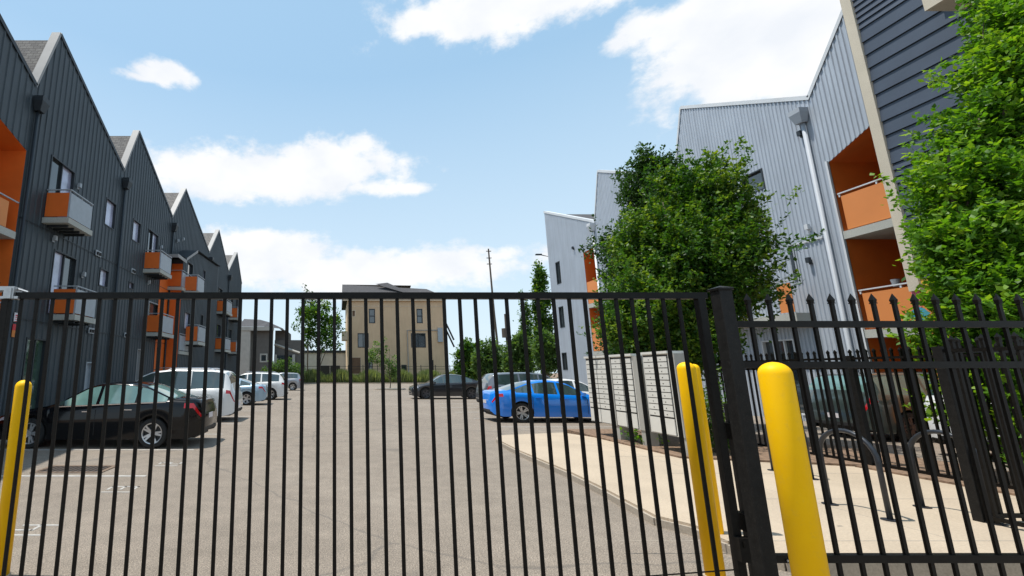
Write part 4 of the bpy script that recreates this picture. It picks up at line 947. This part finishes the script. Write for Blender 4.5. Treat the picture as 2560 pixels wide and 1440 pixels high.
# ------------------------------------------------------------------ far buildings
YT = 82.0; tT = trB(YT)
def TB(px, py): return ony(px, py, YT)
xa, za = TB(868, 752); xb, _ = TB(1108, 752); 
tb = Thing('apartment_building', 'tan three storey building with dark windows at the far end of the lot', 'building', ((xa + xb) / 2, YT, 0))
wl = []
def wr(p0, p1): a = TB(*p0); b = TB(*p1); return (a[0], b[0], b[1], a[1], a[1])
wins = [wr((879, 775), (889, 792)), wr((922, 772), (938, 808)), wr((1041, 772), (1057, 808)), wr((894, 833), (922, 869)), wr((1027, 833), (1065, 869)), wr((880, 894), (902, 934)), wr((921, 898), (932, 934)), wr((1003, 912), (1016, 932))]
tb.part('wall', wall(MB(), [(xa, za), (xb, za)], wins, 0, tT).quad((xa, YT, 0), (xa, YT + 14, 0), (xa, YT + 14, za), (xa, YT, za)).quad((xb, YT, 0), (xb, YT + 14, 0), (xb, YT + 14, za), (xb, YT, za)), 'tan_wall')
for i, w in enumerate(wins):
    if i == 5: tb.part('door', bx(MB(), tT, w[0], w[1], .1, w[3], -.15, -.1), 'brown_door')
    else: window(tb, tT, *w[:4], fm='tan_trim' if i == 0 else 'dark_trim', gm='brown_door' if i == 0 else 'glass_dark', mull=2 if i in (3, 4) else 1, dep=.15, t=.14, sash=i in (1, 2))
rz0, rz1, rz2 = TB(860, 748)[1], ony(860, 715, YT + 5)[1], ony(977, 706, YT + 5)[1] - .5
xr0 = TB(857, 740)[0]; xr1 = TB(1145, 740)[0]; xpk = TB(977, 714)[0]; xp2 = TB(1040, 733)[0]
rf_ = MB()
rf_.quad((xr0, YT - .5, rz0), (xr1 - 1.5, YT - .5, rz0), (xp2 + 3, YT + 5, rz1 - .6), (xr0, YT + 5, rz1 + .3)).quad((xr0, YT + 5, rz1 + .3), (xp2, YT + 5, rz1 + .1), (xp2, YT + 15, rz0), (xr0, YT + 15, rz0))
rf_.add([(xpk - 2.5, YT + 4, rz1 + .2), (xpk + 6, YT + 2, rz0 + .6), (xpk, YT + 5.2, rz2 + .5)], [(0, 1, 2)])
rf_.quad((xr0, YT - .5, rz0), (xr0, YT + 15, rz0), (xr0, YT + 5, rz1 + .3))
tb.part('roof', rf_, 'far_shingles')
tb.part('fascia', bx(MB(), tT, xr0, xb + .4, rz0 - .35, rz0 - .02, .3, .5), 'tan_trim')
tb.part('belt_course', bx(MB(), tT, xa, xb, TB(880, 765)[1] - .12, TB(880, 765)[1], .002, .06), 'tan_trim')
pp = TB(1018, 826); p2 = TB(1098, 826)
tb.part('utility_pipe', MB().tube([(pp[0], YT - .15, 1.5), (pp[0], YT - .15, pp[1]), (p2[0], YT - .15, pp[1])], .09, 6), 'rake')
tb.part('utility_box', bx(MB(), tT, TB(1094, 840)[0], TB(1106, 840)[0], TB(1094, 855)[1], TB(1094, 820)[1], .02, .3), 'grey_panel')
st = MB(); s0 = TB(1112, 785); s1 = TB(1142, 848)
for dz in (0, -1.3): st.tube([(s0[0], YT + 2, s0[1] + dz), (s1[0], YT + 2, s1[1] + dz)], .16, 6)
tb.part('stair_rail', st, 'wire_dark')
# balcony side of tan building
tb.part('side_balcony', bx(MB(), tT, xa - 1.0, xa - .02, TB(860, 850)[1], TB(860, 828)[1], -3, .0), 'tan_trim')
# grey house left
YG = 70.0; tG = trB(YG); TGc = lambda px, py: ony(px, py, YG)
gh = Thing('grey_house', 'dark grey two storey house with pale corner boards beyond the left row', 'house', (TGc(650, 900)[0], YG, 0))
x0, zt0 = TGc(606, 818); x1, _ = TGc(684, 818)
gh.part('wall', wall(MB(), [(x0 - 4, zt0), (x1, zt0)], [], 0, tG), 'grey_house')
gh.part('side_wing', bx(MB(), tG, x0 - 4, TGc(628, 840)[0], 0, zt0 - .3, .01, .8), 'pale_house')
pr_ = [TGc(598, 793), TGc(640, 795), TGc(662, 801), TGc(700, 818), TGc(716, 838)]
gh.part('roof', MB().add([(a, YG - .9, zt0 if k < 3 else zt0 - (k - 2) * .3) for k, (a, b) in enumerate(pr_)] + [(a, YG + 4, b + .2) for a, b in pr_], [(k, k + 1, k + 6, k + 5) for k in range(4)]), 'far_shingles')
gh.part('fascia', bx(MB(), tG, x0 - 5, x1 + .2, zt0 - .6, zt0 - .02, .88, .93), 'pale_house')
gh.part('corner_board', bx(MB(), tG, x1 - .35, x1, 0, zt0 - .6, .002, .06), 'pale_house')
w = (TGc(650, 884)[0], TGc(669, 884)[0], TGc(650, 906)[1], TGc(650, 884)[1]); window(gh, trB(YG - .06), *w, fm='pale_house', gm='glass_dark', t=.22, dep=.01)
xp0 = TGc(684, 868)[0]; xp1 = TGc(752, 900)[0]
ph = MB().box(xp0, xp1, YG + 1, YG + 9, 0, TGc(700, 849)[1]).box(xp0, TGc(714, 840)[0], YG + 1.5, YG + 9, TGc(700, 849)[1] + .002, TGc(700, 824)[1])
gh.part('porch_opening', MB().box(xp0 + .3, TGc(731, 890)[0], YG + .9, YG + .99, .1, TGc(700, 888)[1]), 'glass_dark')
gh.part('porch', ph, 'grey_house'); gh.part('porch_roof', MB().tube([(xp0, YG + .9, TGc(686, 860)[1]), (TGc(748, 882)[0], YG + .9, TGc(748, 882)[1])], .2, 4), 'pale_house')
for px in (687, 733): gh.part('porch_column', MB().box(TGc(px, 900)[0] - .2, TGc(px, 900)[0] + .2, YG + .6, YG + .9, 0, TGc(px, 886)[1]), 'pale_house')
# low pale building
YW = 95.0; xw0, zw = ony(755, 882, YW); xw1, _ = ony(870, 882, YW)
lb = Thing('low_building', 'low pale warehouse wall under a dark flat roof edge, left of the tan building', 'building', (xw0, YW, 0))
lb.part('wall', MB().box(xw0, xw1, YW, YW + 10, 0, zw), 'low_house'); lb.part('roof_edge', MB().box(xw0 - .3, xw1 + .3, YW - .3, YW + 10, zw + .002, zw + .5), 'dark_trim')
for px in (812, 838):
    a = ony(px, 914, YW); lb.part('doorway', MB().box(a[0] - 1, a[0] + 1, YW - .06, YW - .005, .1, a[1]), 'wire_dark')
ut = Thing('utility_cabinet', 'rust red metal box standing in the grass left of the tan building', 'cabinet', (ony(744, 930, 74.6)[0], 74.6, 0))
a = ony(733, 916, 74.6); b = ony(756, 950, 74.6); ut.part('housing', MB().box(a[0], b[0], 74.2, 74.9, 0, a[1]), 'rust'); ut.part('lid', MB().box(a[0] - .06, b[0] + .06, 74.14, 74.96, a[1] + .001, a[1] + .08), 'rust')
# thin back fence
bf = Thing('metal_fence', 'thin dark metal fence along the tall grass in front of the tan building', 'fence', (8, 79.2, 0))
zf = ony(900, 916, 79.2)[1]
for z in (zf, zf - .45, .4): bf.part('rail', MB().box(-5, 30, 79.18, 79.22, z - .03, z + .03), 'wire_dark')
for k in range(15): x = -5 + 2.5 * k; bf.part('post', MB().box(x - .05, x + .05, 79.15, 79.25, 0, zf + .25), 'wire_dark')
# poles
pY = 90.0; a = ony(1221, 622, pY)
up_ = Thing('utility_pole', 'tall thin utility pole rising against the sky right of the tan building', 'pole', (a[0] + .3, pY, 0))
up_.part('pole', MB().tube([(a[0] + .9, pY, 0), (a[0] + .3, pY, a[1] * .5), (a[0], pY, a[1])], [.25, .22, .15], 8), 'pole_wood')
for py in (628, 645, 660):
    z = ony(1221, py, pY)[1]; up_.part('crossarm', MB().box(a[0] - .5, a[0] + .5, pY - .1, pY + .1, z - .06, z + .06), 'wire_dark')
a = ony(1264, 785, 80)
u2 = Thing('utility_pole', 'shorter dark pole with equipment above the bushes', 'pole', (a[0], 80, 0))
u2.part('pole', MB().tube([(a[0], 80, 0), (a[0], 80, a[1])], [.3, .28], 8), 'pole_wood'); u2.part('transformer', MB().lathe([(.5, a[1] - 4.2), (.5, a[1] - 2.6)], 12, (a[0] - .5, 79.7)), 'pole_wood')
a = ony(1352, 637, 60)
sl_ = Thing('street_lamp', 'small street lamp head above the ivy covered tree', 'lamp', (a[0], 60, 0))
sl_.part('pole', MB().tube([(a[0] + 1.2, 60, 0), (a[0] + 1.2, 60, a[1] - .3), (a[0], 60, a[1])], .07, 6), 'dark_trim'); sl_.part('lamp_head', MB().box(a[0] - .7, a[0] + .1, 59.85, 60.15, a[1] - .05, a[1] + .12), 'dark_trim')
a = ony(1078, 900, 50)
sb = Thing('pay_station', 'narrow black post with a box beside the black crossover', 'post', (a[0], 50, 0))
sb.part('post', MB().box(a[0] - .06, a[0] + .06, 49.95, 50.05, 0, 2.0), 'wire_dark'); sb.part('head', MB().box(a[0] - .15, a[0] + .2, 49.8, 50.2, 2.0, a[1]), 'wire_dark')
# ------------------------------------------------------------------ light and sky
SUN = Vector((-.32, .02, .945)).normalized()
el = math.asin(SUN.z); az = math.atan2(SUN.x, SUN.y)
sl = bpy.data.lights.new('sun', 'SUN'); sl.energy = 4.6; sl.angle = R(.53); sl.color = (1, .955, .88)
so_ = bpy.data.objects.new('sun', sl); COL.objects.link(so_); so_.rotation_euler = SUN.to_track_quat('Z', 'Y').to_euler()
wd = bpy.data.worlds.new('World'); SC.world = wd; wd.use_nodes = True; t = wd.node_tree; bg = t.nodes['Background']
sky = t.nodes.new('ShaderNodeTexSky'); sky.sky_type = 'NISHITA'; sky.sun_disc = False; sky.sun_elevation = el; sky.sun_rotation = az
sky.air_density = 1.0; sky.dust_density = 1.6; sky.ozone_density = 1.0; sky.altitude = 200
def mth(op, a, b=None, c=None, clamp=False):
    m = t.nodes.new('ShaderNodeMath'); m.operation = op; m.use_clamp = clamp
    for i, v in enumerate((a, b, c)):
        if v is None: continue
        if isinstance(v, (int, float)): m.inputs[i].default_value = v
        else: t.links.new(v, m.inputs[i])
    return m.outputs[0]
tc = t.nodes.new('ShaderNodeTexCoord'); sx = t.nodes.new('ShaderNodeSeparateXYZ'); t.links.new(tc.outputs['Generated'], sx.inputs[0])
AZ = mth('ARCTAN2', sx.outputs[0], sx.outputs[1]); EL = mth('ARCSINE', sx.outputs[2])
mp = t.nodes.new('ShaderNodeMapping'); mp.inputs['Scale'].default_value = (1, 1, 1.5); t.links.new(tc.outputs['Generated'], mp.inputs['Vector'])
N1 = noise(t, mp.outputs[0], 8, 9, .6); N2 = noise(t, mp.outputs[0], 22, 7, .62)
def blob(px, py, rx, ry, amp=1.0, tilt=0.):
    x, y, z = ray(px, py); a0 = math.atan2(x, y); e0 = math.asin(z / math.sqrt(x * x + y * y + z * z))
    x1, y1, z1 = ray(px + rx, py); a1 = math.atan2(x1, y1) - a0
    x2, y2, z2 = ray(px, py - ry); e1 = math.asin(z2 / math.sqrt(x2 * x2 + y2 * y2 + z2 * z2)) - e0
    # follow the horizontal curve of a level line as seen through this lens
    u = mth('DIVIDE', mth('SUBTRACT', AZ, a0), a1); v = mth('SUBTRACT', EL, e0)
    if tilt: v = mth('SUBTRACT', v, mth('MULTIPLY', mth('SUBTRACT', AZ, a0), tilt))
    v = mth('DIVIDE', v, e1)
    d = mth('SQRT', mth('ADD', mth('MULTIPLY', u, u), mth('MULTIPLY', v, v)))
    return mth('SUBTRACT', 1.0 + (amp - 1) * .8, d)
BL = [(700, 438, 340, 78, 1.15), (840, 418, 150, 75, 1.2), (650, 420, 150, 70, 1.), (930, 468, 150, 38, .9), (480, 425, 170, 45, .7), (385, 188, 70, 30, .95), (425, 180, 75, 38, 1.), (360, 196, 110, 24, .6), (985, 474, 120, 30, .85),
      (1350, -20, 480, 100, 1.3), (1230, 30, 250, 60, 1.1), (1050, 60, 130, 55, 1.), (1060, 60, 110, 48, .9), (1950, 60, 430, 215, 1.5), (1620, 70, 170, 60, 1.), (1850, 205, 200, 50, 1.0), (1700, 60, 200, 75, 1.0), (2050, 150, 300, 150, 1.3),
      (690, 615, 190, 58, 1.1), (620, 650, 150, 70, 1.1), (1100, 665, 420, 62, .8), (850, 690, 400, 70, .95), (1250, 640, 160, 45, .6), (60, 690, 300, 60, .5)]
fld = None
for b_ in BL:
    f = blob(*b_); fld = f if fld is None else mth('MAXIMUM', fld, f)
fld = mth('MAXIMUM', fld, -.6)
nz = mth('ADD', mth('MULTIPLY', mth('SUBTRACT', N1, .5), 2.0), mth('MULTIPLY', mth('SUBTRACT', N2, .5), .8))
behind = mth('LESS_THAN', sx.outputs[1], -.05); fld = mth('ADD', fld, mth('MULTIPLY', behind, .55))
M = mth('ADD', fld, nz)
mr = t.nodes.new('ShaderNodeMapRange'); mr.interpolation_type = 'SMOOTHSTEP'; t.links.new(M, mr.inputs[0]); mr.inputs[1].default_value = -.05; mr.inputs[2].default_value = .5
N3 = noise(t, mp.outputs[0], 9, 5, .5)
CLOUD_V = 8.6
cc = ramp(t, N3, [(.3, (.86, .89, .94)), (.6, (1, 1, 1))])
cs = t.nodes.new('ShaderNodeVectorMath'); cs.operation = 'SCALE'; cs.inputs['Scale'].default_value = CLOUD_V; t.links.new(cc, cs.inputs[0])
# thin high haze whitens the blue evenly
hz = mixc(t, .7, sky.outputs[0], (3.9, 6.3, 8.6))
lowf = t.nodes.new('ShaderNodeMapRange'); t.links.new(EL, lowf.inputs[0]); lowf.inputs[1].default_value = .62; lowf.inputs[2].default_value = .04; lowf.inputs[3].default_value = 0.; lowf.inputs[4].default_value = .75
hz = mixc(t, lowf.outputs[0], hz, (7.2, 8.3, 8.9))
fc = mth('MULTIPLY', mr.outputs[0], .96)
fin_ = mixc(t, fc, hz, cs.outputs[0])
t.links.new(fin_, bg.inputs['Color']); bg.inputs['Strength'].default_value = .11
vs = SC.view_settings; vs.view_transform = 'Standard'; vs.look = 'None'; vs.exposure = 0.15; vs.gamma = 1; vs.use_curve_mapping = False
SC.render.film_transparent = False
try: SC.cycles.use_denoising = True; SC.cycles.max_bounces = 6; SC.cycles.transparent_max_bounces = 4
except Exception: pass
